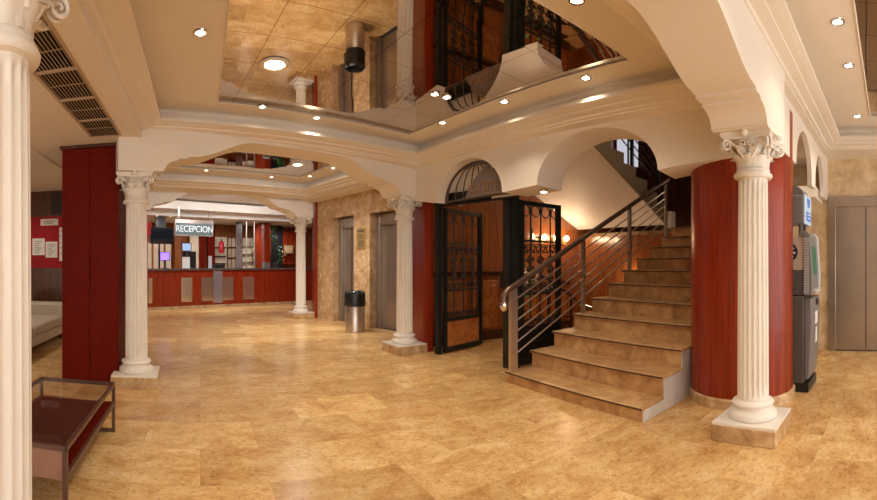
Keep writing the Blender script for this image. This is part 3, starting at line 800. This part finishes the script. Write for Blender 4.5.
# ------------------------------------------------------------------ litter bin
bn = thing('litter_bin', 'round steel litter bin with black liner bag in front of the lifts', 'bin', (3.15, 8.60, 0))
part(MB().lathe([(.195, 0), (.205, .01), (.205, .55), (.2, .56)], (3.15, 8.60, 0), 32), 'body', steel, bn)
mb = MB(); vs = []; fs = []; n = 40
prof = [(.20, .545), (.216, .53), (.222, .56), (.218, .66), (.214, .76), (.205, .82), (.175, .845), (.15, .80), (.14, .6)]
for r, z in prof:
    for k in range(n):
        a = 2 * PI * k / n; w_ = .007 * sin(k * 3.1 + z * 20) + .005 * sin(k * 1.7 + z * 35)
        vs.append((3.15 + (r + w_) * cos(a), 8.60 + (r + w_) * sin(a), z + w_))
for i in range(len(prof) - 1):
    for k in range(n): fs.append((i * n + k, i * n + (k + 1) % n, (i + 1) * n + (k + 1) % n, (i + 1) * n + k))
part(mb.add(vs, fs), 'liner_bag', bagblack, bn)

# ------------------------------------------------------------------ cash machine
am = thing('cash_machine', 'grey cash machine with blue lit topper sign behind the round red pillar', 'cash machine', (4.95, 1.2, 0))
part(box(4.70, 5.21, .90, 1.75, 0, .10), 'plinth', iron, am)
part(box(4.69, 5.22, .95, 1.8, .1, 1.05), 'lower_cabinet', atm_dark, am, bevel=.01)
part(MB().prism([(.95, .14), (.90, .14), (.86, .8), (.87, 1.03), (.95, 1.03)], (4.71, 0, 0), (0, 1, 0), (0, 0, 1), (.52, 0, 0)), 'lower_door', atm_grey, am, bevel=.012)
part(box(4.69, 5.22, .95, 1.8, 1.06, 1.33), 'mid_cabinet', atm_dark, am, bevel=.008)
part(box(4.69, 5.22, .95, 1.8, 1.335, 1.70), 'side_panel', atm_beige, am, label='beige upper side with round dark emblem')
part(MB().prism([(.95, 1.06), (.86, 1.06), (.85, 1.25), (.88, 1.72), (.92, 1.76), (1.0, 1.76), (1.0, 1.70), (.95, 1.70)], (4.67, 0, 0), (0, 1, 0), (0, 0, 1), (.07, 0, 0)), 'fascia_cheek', atm_grey, am, bevel=.008)
part(MB().prism([(.95, 1.06), (.86, 1.06), (.85, 1.25), (.88, 1.72), (.92, 1.76), (1.0, 1.76), (1.0, 1.70), (.95, 1.70)], (5.17, 0, 0), (0, 1, 0), (0, 0, 1), (.07, 0, 0)), 'fascia_cheek', atm_light, am, bevel=.008)
rb = MB()
for k in range(34): rb.box(4.664, 4.672, .885, .945, 1.08 + k * .018, 1.088 + k * .018)
part(rb, 'cheek_ribs', atm_light, am)
part(MB().prism([(.95, 1.06), (.885, 1.06), (.88, 1.25), (.905, 1.70), (.95, 1.70)], (4.74, 0, 0), (0, 1, 0), (0, 0, 1), (.43, 0, 0)), 'fascia', atm_grey, am)
part(MB().prism([(.880, 1.28), (.872, 1.28), (.893, 1.6), (.900, 1.6)], (4.79, 0, 0), (0, 1, 0), (0, 0, 1), (.33, 0, 0)), 'screen', greens, am)
part(box(4.8, 5.1, .83, .88, 1.08, 1.12), 'keypad_shelf', atm_light, am, bevel=.006)
part(box(5.0, 5.14, .857, .867, .93, 1.0), 'card_slot', navy, am)
part(box(4.9, 5.05, .857, .868, .72, .86), 'sticker', paper, am, label='white round sticker')
part(box(4.98, 5.06, .866, .885, .5, .68), 'sticker', paper, am, label='white narrow sticker')
part(MB().prism([(.105 * cos(2 * PI * k / 32), .105 * sin(2 * PI * k / 32)) for k in range(32)], (4.689, 1.12, 1.53), (0, -1, 0), (0, 0, 1), (-.004, 0, 0)), 'emblem', navy, am, smooth=0)
part(MB().prism([(-.07, .0), (-.01, .0), (.04, .05), (.07, .03), (.03, .0), (.08, -.01), (.08, -.03), (-.07, -.03)], (4.684, 1.12, 1.54), (0, -1, 0), (0, 0, 1), (-.003, 0, 0)).box(4.681, 4.684, 1.06, 1.18, 1.475, 1.485), 'emblem_mark', paper, am, smooth=0)
for x, y in ((4.76, 1.0), (4.76, 1.25), (5.0, 1.0)): part(MB().tube([(x, y, 1.70), (x, y, 1.86)], .022, 10), 'sign_leg', atm_dark, am)
part(box(4.69, 5.06, .95, 1.38, 1.84, 2.16), 'sign_box', atm_grey, am, bevel=.02, label='grey topper box')
part(MB().prism([(.94 + .15 + .15 * cos(PI * k / 16), 2.16 + .11 * sin(PI * k / 16)) for k in range(17)], (4.72, 0.02, 0), (0, 1, 0), (0, 0, 1), (.32, 0, 0)), 'sign_crown', atm_grey, am, smooth=30)
part(MB().box(4.69, 5.06, .935, .949, 1.84, 2.16), 'sign_face', bluew, am, label='white and blue lit sign face')
part(MB().box(4.76, 5.0, .929, .934, 1.88, 1.98).prism([(4.8, 2.13), (4.97, 2.13), (4.93, 2.04), (4.89, 2.03), (4.84, 2.04)], (0, .934, 0), (1, 0, 0), (0, 0, 1), (0, -.005, 0)), 'sign_print', bluep, am)
part(MB().box(4.80, 4.96, .926, .9285, 1.945, 1.957).box(4.80, 4.92, .926, .9285, 1.905, 1.917), 'sign_lines', signwhite, am)

# ------------------------------------------------------------------ coffee table
x0, x1, y0, y1, ht = -1.36, -.72, 2.27, 3.60, .40
ct = thing('coffee_table', 'brown metal coffee table with glass top and red wooden shelf by the left column', 'table', ((x0 + x1) / 2, (y0 + y1) / 2, 0))
fr_ = MB()
for x in (x0, x1): fr_.bar((x, y0, ht), (x, y1, ht), .026, .026)
for y in (y0, y1): fr_.bar((x0, y, ht), (x1, y, ht), .026, .026)
part(fr_, 'top_frame', table_metal, ct)
for x in (x0, x1):
    for y in (y0, y1):
        part(MB().bar((x, y, 0), (x, y, ht - .012), .026, .026, (0, 1, 0)), 'leg', table_metal, ct)
for y in (y0, y1): part(MB().bar((x0, y, .013), (x1, y, .013), .024, .024), 'foot_bar', table_metal, ct)
part(box(x0 + .01, x1 - .01, y0 + .01, y1 - .01, ht - .006, ht + .012), 'glass_top', glass, ct)
part(MB().box(x0 + .012, x1 - .012, y0 + .012, y1 - .012, .225, .255), 'shelf', redwood_d, ct)
part(MB().bar((x1, y0, .24), (x1, y1, .24), .02, .035).bar((x0, y0, .24), (x0, y1, .24), .02, .035), 'shelf_rail', table_metal, ct)
part(box(x0 + .014, x1 - .014, y0 - .002, y0 + .012, .225, .385), 'end_panel', table_panel, ct)

# ------------------------------------------------------------------ sofa
sf = thing('sofa', 'cream leather sofa partly hidden behind the dark red pillar', 'sofa', (-3.0, 6.6, 0))
part(box(-3.35, -2.5, 4.6, 7.7, .12, .30), 'base', sofa_m, sf, bevel=.02)
for k in range(2):
    part(box(-3.2, -2.45, 4.7 + k * 1.5, 6.18 + k * 1.5, .30, .46), 'seat_cushion', sofa_m, sf, bevel=.04)
part(box(-3.55, -3.2, 4.6, 7.7, .12, .85), 'backrest', sofa_m, sf, bevel=.05)
part(box(-3.5, -2.5, 7.7, 8.05, .12, .68), 'arm', sofa_m, sf, bevel=.05)
part(box(-3.5, -2.5, 4.25, 4.6, .12, .68), 'arm', sofa_m, sf, bevel=.05)
for x in (-3.4, -2.6):
    for y in (4.4, 7.9): part(MB().lathe([(.03, 0), (.04, .12)], (x, y, 0), 12), 'foot', darkwood, sf)

# notice board
nbd = thing('notice_board', 'red felt notice board on the dark lounge wall above the sofa', 'notice board', (-2.9, 8.39, 1.9))
part(box(-3.7, -2.2, 8.37, 8.399, 1.32, 2.36), 'board', boardred, nbd)
def notice(xa, xb, za, zb, lab, lines, first=.06):
    t_ = thing('notice', lab, 'notice', ((xa + xb) / 2, 8.365, (za + zb) / 2), 'papers on the red board')
    part(box(xa, xb, 8.362, 8.368, za, zb), 'sheet', paper, t_)
    for k in range(lines):
        zz = zb - first - k * (zb - za - first) / (lines + .3)
        part(box(xa + .05 * (xb - xa) / .25, xb - (.05 + .03 * (k % 3)) * (xb - xa) / .25, 8.3605, 8.3618, zz - .008, zz + .006), 'text_line', ink, t_)
notice(-3.18, -2.80, 2.18, 2.31, 'wide white heading strip at the top of the red board', 2, .05)
notice(-3.36, -3.09, 1.58, 1.92, 'left white paper sheet on the red board', 6)
notice(-3.07, -2.82, 1.53, 1.85, 'middle white paper sheet with a heading on the red board', 6)
notice(-2.78, -2.70, 1.46, 2.13, 'tall narrow paper strip at the right edge of the red board', 5)
wp = thing('wall_screen', 'dark glossy screen above the notice board reflecting pale light', 'screen', (-2.9, 8.38, 2.6))
part(box(-2.95, -2.3, 8.36, 8.399, 2.40, 2.82), 'glass', tvglass, wp)

# ------------------------------------------------------------------ ceiling grilles
ys = [1.92, 2.49, 3.065, 3.64, 4.21, 4.785]
def grille(L):
    g = thing('air_grille', '', 'grille', (0, 0, 0), 'air grilles in the left soffit')
    part(MB().box(-.18, -.155, 0, L, -.012, -.001).box(.155, .18, 0, L, -.012, -.001).box(-.155, .155, 0, .014, -.012, -.001).box(-.155, .155, L - .014, L, -.012, -.001), 'frame', grille_m, g)
    part(MB().box(-.18, .18, 0, L, .12, .13).box(-.18, -.172, 0, L, 0, .12).box(.172, .18, 0, L, 0, .12).box(-.172, .172, 0, .006, 0, .12).box(-.172, .172, L - .006, L, 0, .12), 'duct_box', darkvoid, g)
    for k in range(11):
        x = -.14 + k * .28 / 10
        part(box(x - .003, x + .003, .012, L - .012, -.0045, -.002), 'slat', grille_m, g)
    part(box(-.155, .155, L / 2 - .004, L / 2 + .004, -.002, .002), 'crossbar', grille_m, g)
    return g
gr = grille(.565)
glabs = ['nearest air grille, mostly behind the left column capital', 'second air grille from the left column, with long dark slots', 'third air grille, midway between the column and the red pillar',
         'fourth air grille, next but one to the red pillar', 'farthest air grille, directly in front of the red pillar']
for i in range(5):
    place(gr, (-1.04, ys[i], 2.825), 0, glabs[i], first=(i == 0))

# ------------------------------------------------------------------ downlights
def downlight_proto(r, big=False):
    d = thing('downlight', '', 'ceiling light', (0, 0, 0), 'recessed ceiling downlights')
    part(MB().lathe([(r * .72, -.002), (r * .8, -.012), (r * 1.05, -.010), (r * 1.12, 0), (r * .72, 0)], n=28), 'rim', chrome if not big else colwhite, d)
    part(MB().lathe([(1e-5, -.006), (r * .7, -.006)], n=24), 'lamp', lampglow, d)
    return d
dsm = downlight_proto(.052); dbg = downlight_proto(.12, True)
used = {'s': False, 'b': False}
WARM = (1, .86, .69)
def light(loc, e, r=.05, ang=120, color=WARM, blend=1.0, tilt=0):  # also makes added fill spots that have no fixture
    l = bpy.data.lights.new('downlight_or_fill_beam', 'SPOT'); l.energy = e; l.color = color; l.spot_size = math.radians(ang); l.spot_blend = blend; l.shadow_soft_size = r
    o = bpy.data.objects.new('downlight_or_fill_beam', l); col.objects.link(o); o.location = Vector(loc) * S; o.rotation_euler.x = math.radians(tilt)
def down(x, y, z, lab, e=34, big=False, ang=120, color=WARM):
    k = 'b' if big else 's'
    place(dbg if big else dsm, (x, y, z), 0, lab, first=not used[k]); used[k] = True
    if e: light((x, y, z - .05), e, .09 if big else .05, ang, color)
E1 = 30
for x, y in ((-.2, 6.55), (1.1, 6.9), (2.3, 7.25)): light((x, y, CEIL + .1), 55, .06, 110, (1, .94, .88), .8, 52)  # unseen spots added and tilted to brighten the second arch's face
down(0, 3.34, CEIL, 'downlight in the left plaster border nearest the left column', E1)
down(.69, 4.87, CEIL, 'left downlight in the border above the front arch', E1)
down(1.38, 5.1, CEIL, 'right downlight in the border above the front arch', E1)
down(2.86, 4.66, CEIL, 'far downlight in the border above the fanlight', E1)
down(3.03, 3.67, CEIL, 'middle downlight in the border between fanlight and stair arch', E1)
down(3.19, 2.66, CEIL, 'near downlight in the border above the stair arch', E1)
down(2.21, 1.92, CEIL, 'downlight in the near border at the top edge of the photo', E1)
down(.65, 3.82, CEIL, 'large round downlight set in the mirrored tiles on the left', 60, True)
down(2.31, 3.92, CEIL, 'left one of a small downlight and its modelled reflection side by side in the mirrored tiles', 26)  # one of this pair models the other's reflection in the mirror
down(2.46, 3.93, CEIL, 'right one of a small downlight and its modelled reflection side by side in the mirrored tiles', 26)
down(3.49, .43, CEIL + .18, 'nearest downlight in the corridor border above the right column', E1)
down(4.27, .42, CEIL + .18, 'middle downlight in the corridor border', E1)
down(5.75, .45, CEIL + .18, 'farthest downlight in the corridor border, before the end lift', E1 * 1.6)
for x in (.6, 2.0):
    light((x, .45, CEIL + .1), E1 * 2); light((x, -1.95, CEIL - .05), E1)  # front spots added without fixtures, doubled to brighten the near beam's face
light((3.6, -1.95, CEIL - .05), E1); light((5.2, -1.95, CEIL - .05), E1 * 1.6)
for x, y, lab in ((.12, 8.95, 'left downlight on the far border of the second coffer'), (1.55, 9.5, 'middle downlight on the far border of the second coffer'),
                  (2.35, 9.25, 'far downlight on the right border of the second coffer'), (2.6, 8.35, 'near downlight on the right border of the second coffer'), (1.85, 8.25, 'large')):
    if lab == 'large': down(x, y, CEIL + .15, 'large round downlight in the mirrored tiles of the second coffer', 130, True, 150, color=(1, .93, .84))
    else: down(x, y, CEIL + .15, lab, 70, color=(1, .93, .84))

# ------------------------------------------------------------------ reception
def cpt(t, off=0):        # counter front line: gentle arc
    A = Vector((-2.75, 12.6)); B = Vector((.70, 14.5)); C = Vector((4.7, 15.75))
    p = A * (1 - t) ** 2 + (B * 2 - (A + C) / 2) * 2 * t * (1 - t) + C * t * t
    d = (A * -2 * (1 - t) + (B * 2 - (A + C) / 2) * 2 * (1 - 2 * t) + C * 2 * t).normalized()
    return p + Vector((-d.y, d.x)) * off
def cband(t0, t1, o0, o1, z0, z1, n=24):
    mb = MB(); vs = []; fs = []
    for i in range(n + 1):
        t_ = t0 + (t1 - t0) * i / n
        a = cpt(t_, o0); b = cpt(t_, o1)
        vs += [(a.x, a.y, z0), (b.x, b.y, z0), (b.x, b.y, z1), (a.x, a.y, z1)]
    for i in range(n):
        for k in range(4): fs.append((i * 4 + k, i * 4 + (k + 1) % 4, i * 4 + 4 + (k + 1) % 4, i * 4 + 4 + k))
    fs += [(0, 1, 2, 3), (n * 4 + 3, n * 4 + 2, n * 4 + 1, n * 4)]
    return mb.add(vs, fs)
def t_at(px):           # bearing -> position along the counter
    a = (px - 438.5) / 440 + math.radians(31); best = min(range(1001), key=lambda i: abs(math.atan2(cpt(i / 1000).x, cpt(i / 1000).y) - a)); return best / 1000
rc = thing('reception_counter', 'long curved red wooden reception counter with dark stone top', 'counter', (.75, 15.6, 0))
part(cband(0, 1, 0, .6, .07, 1.2), 'body', redwood, rc, smooth=30)
part(cband(0, 1, -.02, .6, 0, .07), 'plinth', wallmarble, rc, smooth=30)
part(cband(0, 1, -.08, .7, 1.2, 1.26), 'counter_top', counter_top, rc, smooth=30)
for a, b in ((148, 152), (181, 192), (201.5, 212.5), (222, 233), (243, 254)):
    part(cband(t_at(a), t_at(b), -.025, .0, .2, .97, 4), 'mirror_panel', floorref, rc, smooth=0)
part(cband(t_at(213), t_at(222), -.03, .0, .13, 1.19, 3), 'silver_panel', pinkgrey, rc, smooth=0)
bd = MB(); bd = cband(-.03, 1.08, 0.1, 2.36, 2.92, 3.3)
struct(bd, 'ceiling_reception', white, smooth=30)
struct(cband(0, 1, -.55, .1, 3.08, 3.3), 'trim_16', white, smooth=30)
struct(cband(0, 1, -.62, -.55, 3.05, 3.3), 'trim_17', plaster, smooth=30)
rcl = MB().box(-4.2, 6.3, 10.3, 19, 3.36, 3.42); struct(rcl, 'ceiling_lobby', plaster, smooth=0)
for px, lab in ((148, 'first downlight over the counter, beside the left column'), (160, 'second downlight over the counter, above the television'), (174, 'third downlight over the counter, left of the reception sign'),
                (231, 'fourth downlight over the counter, right of the sign'), (243, 'fifth downlight over the counter, before the chrome poles'), (256, 'sixth downlight over the counter, before the round red post')):
    p = cpt(t_at(px), .25); down(p.x, p.y, 2.92, lab, 40)
for lx, ly in ((-.8, 11.2), (.8, 11.7), (2.2, 12.1)): light((lx, ly, 3.25), 120, .2, 115, (.96, .97, 1), .8, 60)  # unseen tilted spots added to brighten the bulkhead and counter
for tt in (.12, .3, .48, .66, .84):
    q_ = cpt(tt, 1.0); light((q_.x, q_.y, 2.88), 75, .08, 165, (.96, .97, 1))  # fill spots added behind the counter to lift the dark reception back
def rpos(px, off):       # point behind the counter front at a bearing
    t_ = t_at(px); p = cpt(t_, 0); return p * (1 + off / p.length)
def rz(px, off, y):
    return 1.4 - (y - 264) * rpos(px, off).length / 440
def rblock(mb, pa, pb, ya, yb, off, th):    # vertical slab facing the lobby between two bearings
    A = rpos(pa, off); B = rpos(pb, off); za = rz((pa + pb) / 2, off, ya); zb = rz((pa + pb) / 2, off, yb)
    d = (B - A).normalized(); n = Vector((-d.y, d.x))
    return mb.prism([(0, zb), ((B - A).length, zb), ((B - A).length, za), (0, za)], (A.x, A.y, 0), (d.x, d.y, 0), (0, 0, 1), Vector((n.x, n.y, 0)) * th)
struct(cband(-.05, 1.1, 2.36, 2.5, 0, 3.4), 'wall_reception', panelwood, smooth=30)
# hanging sign
A = rpos(175.5, -.9); B = rpos(212.5, -.9); mid = (A + B) / 2
sg = thing('hanging_sign', 'slate reception sign with white capitals hanging over the counter', 'sign', (mid.x, mid.y, 2.7))
part(rblock(MB(), 175.5, 212.5, 224, 235, -.9, .05), 'plate', signplate, sg, smooth=0)
part(rblock(rblock(rblock(rblock(MB(), 174.8, 175.5, 220, 236, -.92, .08), 212.5, 213.2, 220, 236, -.92, .08), 175.6, 212.4, 220, 223.6, -.92, .12), 175.6, 212.4, 235.1, 236, -.92, .08), 'frame', steel, sg, smooth=0)
d = (B - A).normalized()
zc = rz(194, -.9, 229.4)
text('RECEPCION', 'letters', signwhite, .27, (mid.x + d.y * .02, mid.y - d.x * .02, zc), (d.x, d.y, 0), sg, width=.86, depth=.008)
for px in (179, 209):
    p = rpos(px, -.88); part(MB().tube([(p.x, p.y, rz(px, -.88, 220.5)), (p.x, p.y, 3.08)], .012, 6), 'hanger', chrome, sg)
# television
tv = thing('television', 'black flat television hung above the counter left of the sign', 'television', tuple(rpos(162, .3)) + (2.4,))
part(rblock(MB(), 151, 173.5, 227.5, 244, .3, .08), 'screen', tvglass, tv, smooth=0)
part(rblock(MB(), 156, 166, 216.5, 227.4, .38, .06), 'bracket', blackp, tv)
rp_ = thing('banner', 'small bright red banner left of the television', 'banner', tuple(rpos(149, .25)) + (2.4,))
part(rblock(MB(), 144, 151, 222, 235, .25, .03), 'sheet', boardred, rp_, smooth=0)
# back wall units
def unit(name, label, cat, px0, px1, y0_, y1_, off, th, mat, pname='panel', group=None):
    t_ = thing(name, label, cat, tuple(rpos((px0 + px1) / 2, off)) + (max(0, rz((px0 + px1) / 2, off, y1_)),), group)
    part(rblock(MB(), px0, px1, y0_, y1_, off, th), pname, mat, t_, smooth=0)
    return t_
OB = 2.3
u = unit('window_panel', 'pale backlit curtained panel below the television', 'panel', 148, 171, 243, 272, OB, .05, warmback)
for k, px in enumerate((152, 158.5, 164)): part(rblock(MB(), px, px + 1.6, 243, 272, OB - .04, .03), 'mullion', panelwood if k != 1 else chrome, u)
unit('wood_post', 'red wooden post right of the pale curtained panel', 'post', 175, 181, 236, 270, OB - .1, .1, panelwood, 'shaft', 'wooden posts behind the counter')
unit('wood_post', 'dark red wooden post right of the computer monitor', 'post', 199.5, 205, 234, 270, OB - .1, .1, redwood_d, 'shaft', 'wooden posts behind the counter')
unit('wood_post', 'red wooden post left of the fire extinguisher', 'post', 208, 215, 222, 270, OB - .15, .12, redwood_d, 'shaft', 'wooden posts behind the counter')
unit('back_panel', 'cream panel between the monitor and the dark red post', 'panel', 190, 199.5, 235, 268, OB, .04, warmback)
u = unit('key_rack', 'cream shelf niche with fire extinguisher behind the counter', 'shelf', 215, 227, 237, 270, OB, .05, warmback, 'back')
for y in (247, 256, 263): part(rblock(MB(), 215.5, 226.5, y, y + .7, OB - .12, .12), 'shelf', chrome, u)
u = unit('key_cabinet', 'brown pigeonhole key cabinet right of the fire extinguisher', 'cabinet', 227.5, 239, 237.5, 270, OB, .06, darkwood, 'back')
for y in (237.5, 248, 258.5): 
    for px in (228, 231.7, 235.4): part(rblock(MB(), px, px + 3.2, y + .6, y + 9.4, OB - .03, .03), 'pigeonhole', grille_m, u)
u = unit('display_shelf', 'narrow lit shelf unit behind the chrome poles', 'shelf', 241, 257, 238, 270, OB, .06, warmback, 'back')
for y in (246, 254, 262): part(rblock(MB(), 241.5, 256.5, y, y + .6, OB - .1, .1), 'shelf', steel, u)
for k, (px, y) in enumerate(((250, 246), (252.5, 254), (254.5, 246), (250.5, 262), (254, 262))):
    p = rpos(px, OB - .06); z = rz(px, OB - .06, y)
    t_ = thing('bottle', ['clear bottle on the upper display shelf, left', 'amber bottle on the middle display shelf', 'clear bottle on the upper display shelf, right', 'amber bottle on the lower display shelf, left', 'dark bottle on the lower display shelf, right'][k], 'bottle', (p.x, p.y, z), 'bottles on the display shelf')
    part(MB().lathe([(.035, 0), (.035, .15), (.012, .2), (.012, .25)], (p.x, p.y, z), 12), 'body', [glass, brass, glass, brass, blackp][k], t_)
for px, lab in ((246.3, 'left thin steel pole rising from the counter'), (254.3, 'right thin steel pole rising from the counter')):
    p = rpos(px, .5); t_ = thing('counter_pole', lab, 'pole', (p.x, p.y, 1.26), 'poles on the counter')
    part(MB().tube([(p.x, p.y, 1.262), (p.x, p.y, 2.9)], .028, 10), 'tube', elev_steel, t_)
p = rpos(239, 1.2); t_ = thing('wood_post', 'square brown post behind the counter left of the steel poles', 'post', (p.x, p.y, 0), 'wooden posts behind the counter')
part(MB().box(p.x - .12, p.x + .12, p.y - .12, p.y + .12, 0, 2.9), 'shaft', darkwood, t_)
p = rpos(263, 1.3); t_ = thing('round_post', 'round glossy red post behind the counter beside the green plant', 'post', (p.x, p.y, 0))
part(MB().lathe([(.30, 0), (.30, 2.9)], (p.x, p.y, 0), 32), 'shaft', redwood, t_)
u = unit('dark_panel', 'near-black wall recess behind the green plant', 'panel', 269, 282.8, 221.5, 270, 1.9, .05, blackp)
u = unit('red_wall_panel', 'red wall panel behind the framed print at the counter end', 'panel', 283, 300, 232, 264, 1.9, .05, redwood)
p = rpos(290, 1.7)
pf = thing('framed_print', 'small sepia framed print on the red panel near the far column', 'picture', (p.x, p.y, rz(290, 1.7, 253)))
part(rblock(MB(), 284, 293.5, 245, 254, 1.72, .04), 'frame', brass, pf); part(rblock(MB(), 285, 292.5, 246, 253, 1.69, .03), 'print', picture_m, pf)
# fire extinguisher
p = rpos(221.5, 1.9); z0 = rz(221.5, 1.9, 253)
fe = thing('fire_extinguisher', 'red fire extinguisher on the cream shelf niche', 'fire extinguisher', (p.x, p.y, z0))
part(MB().lathe([(.09, z0), (.10, z0 + .03), (.10, z0 + .36), (.06, z0 + .43), (.03, z0 + .45)], (p.x, p.y, 0), 20), 'cylinder', red_gloss, fe)
part(MB().box(p.x - .03, p.x + .03, p.y - .05, p.y + .03, z0 + .45, z0 + .52), 'valve', blackp, fe)
# on the counter: monitors, papers, plant
def screenset(px0, px1, ya, yb, label, mat, off=.4):
    p = rpos((px0 + px1) / 2, off); t_ = thing('computer_monitor', label, 'monitor', (p.x, p.y, 1.26), 'monitors on the counter')
    part(rblock(MB(), px0, px1, ya, yb, off, .05), 'casing', blackp, t_)
    part(rblock(MB(), px0 + .6, px1 - .6, ya + .5, yb - .5, off - .012, .01), 'screen', mat, t_)
    part(MB().box(p.x - .03, p.x + .03, p.y - .0, p.y + .06, 1.262, rz((px0 + px1) / 2, off, yb) + .02).box(p.x - .12, p.x + .12, p.y - .08, p.y + .1, 1.261, 1.275), 'stand', blackp, t_)
screenset(160, 170, 252, 260.5, 'computer monitor with violet glow below the television', purple)
screenset(182, 191.5, 243, 251, 'computer monitor with pale blue screen under the sign', screen_b, .45)
def upright(name, label, cat, px0, px1, ya, off, mat, th=.02):
    p = rpos((px0 + px1) / 2, off); t_ = thing(name, label, cat, (p.x, p.y, 1.26))
    A = rpos(px0, off); B = rpos(px1, off); d = (B - A).normalized(); n = Vector((-d.y, d.x, 0))
    part(MB().prism([(0, 1.261), ((B - A).length, 1.261), ((B - A).length, rz((px0 + px1) / 2, off, ya)), (0, rz((px0 + px1) / 2, off, ya))], (A.x, A.y, 0), (d.x, d.y, 0), (0, 0, 1), n * th), 'body', mat, t_, smooth=0)
    return t_
upright('paper_stand', 'white upright sheet in a stand on the counter under the sign', 'paper stand', 182.5, 190, 257, .2, paper)
upright('card_terminal', 'dark payment terminal behind the white sheet on the counter', 'terminal', 183, 196, 251.5, .7, blackp, .15)
upright('leaflet_holder', 'small blue and white leaflet holder on the counter right of the sign', 'leaflet holder', 208.5, 212, 256, .3, atm_light)
upright('printer', 'low black printer on the counter below the fire extinguisher', 'printer', 215, 225, 264.5, .45, blackp, .3)
upright('telephone', 'grey telephone on the counter before the round red post', 'telephone', 264, 270, 262.5, .3, atm_grey, .15)
# violet glow at the right wall
p = rpos(277, .45)
pp = thing('climbing_plant', 'tall climbing green plant in a dark pot at the right end of the counter', 'plant', (p.x, p.y, 1.26))
part(MB().lathe([(.13, 1.262), (.17, 1.42), (.16, 1.43)], (p.x, p.y, 0), 20), 'pot', soil_pot, pp)
pts = [(p.x + .05, p.y, 1.42), (p.x + .12, p.y, 1.8), (p.x - .02, p.y, 2.1), (p.x - .18, p.y + .02, 2.4), (p.x - .12, p.y, 2.75)]
part(MB().tube(pts, .012, 6), 'stem', leaf_m, pp)
mb = MB()
for i in range(110):
    k = random.random() * 3.99; j = int(k); q = Vector(pts[j]).lerp(Vector(pts[j + 1]), k - j)
    a = random.uniform(0, 2 * PI); q += Vector((random.uniform(-.08, .08), random.uniform(-.08, .08), random.uniform(-.08, .08)))
    dd = Vector((cos(a), sin(a), random.uniform(-.8, .3))).normalized() * random.uniform(.1, .17); sd = Vector((-sin(a), cos(a), .2)).normalized() * .05
    mb.add([q, q + dd * .5 + sd, q + dd, q + dd * .5 - sd], [(0, 1, 2, 3)])
part(mb, 'foliage', leaf_m, pp)

# ------------------------------------------------------------------ more light: lounge, hall, daylight
for p, e in (((-3.4, 2.2, 2.8), 60), ((-3.4, 5.4, 2.8), 70), ((-3.2, 7.6, 2.8), 30)): light(p, e)
def point(loc, e, color=WARM, r=.05):
    l = bpy.data.lights.new('lamp_light', 'POINT'); l.energy = e; l.color = color; l.shadow_soft_size = r
    o = bpy.data.objects.new('lamp_light', l); col.objects.link(o); o.location = Vector(loc) * S
for x in (6.35, 6.72, 7.02): point((x, 6.25, 1.98), 5, (1, .7, .42))
point((7.3, 4.95, 1.12), 7, (1, .7, .42))
point((8.2, 3.0, 3.6), 6, (1, .75, .5)); point((5.6, 3.2, 4.6), 14, (1, .75, .5), .2)
light((6.0, 1.5, 2.95), 14); light((4.5, 5.4, 3.0), 14, .1, 160)  # second spot has no fixture, added near the gate to brighten the wainscot

w = bpy.data.worlds.new('daylight'); sc.world = w; w.use_nodes = True
bg = w.node_tree.nodes['Background']
bg.inputs[0].default_value = (1, .95, .89, 1); bg.inputs[1].default_value = 2.8

# ------------------------------------------------------------------ camera: stitched cylindrical panorama, 114 degrees
cam = bpy.data.cameras.new('camera'); co = bpy.data.objects.new('camera', cam); col.objects.link(co)
co.location = Vector((0, 0, 1.4)) * S
co.rotation_euler = (PI / 2, 0, -math.radians(31))
cam.type = 'PANO'
cam.panorama_type = 'CENTRAL_CYLINDRICAL'
F = 440.0
cam.central_cylindrical_range_u_min = -877 / 2 / F; cam.central_cylindrical_range_u_max = 877 / 2 / F
cam.central_cylindrical_range_v_min = (264 - 500) / F; cam.central_cylindrical_range_v_max = 264 / F
cam.clip_start = .02
sc.camera = co
sc.view_settings.view_transform = 'Standard'; sc.view_settings.look = 'None'
sc.view_settings.exposure = 0; sc.view_settings.gamma = 1
sc.cycles.caustics_reflective = False; sc.cycles.caustics_refractive = False
sc.cycles.max_bounces = 10; sc.cycles.diffuse_bounces = 5
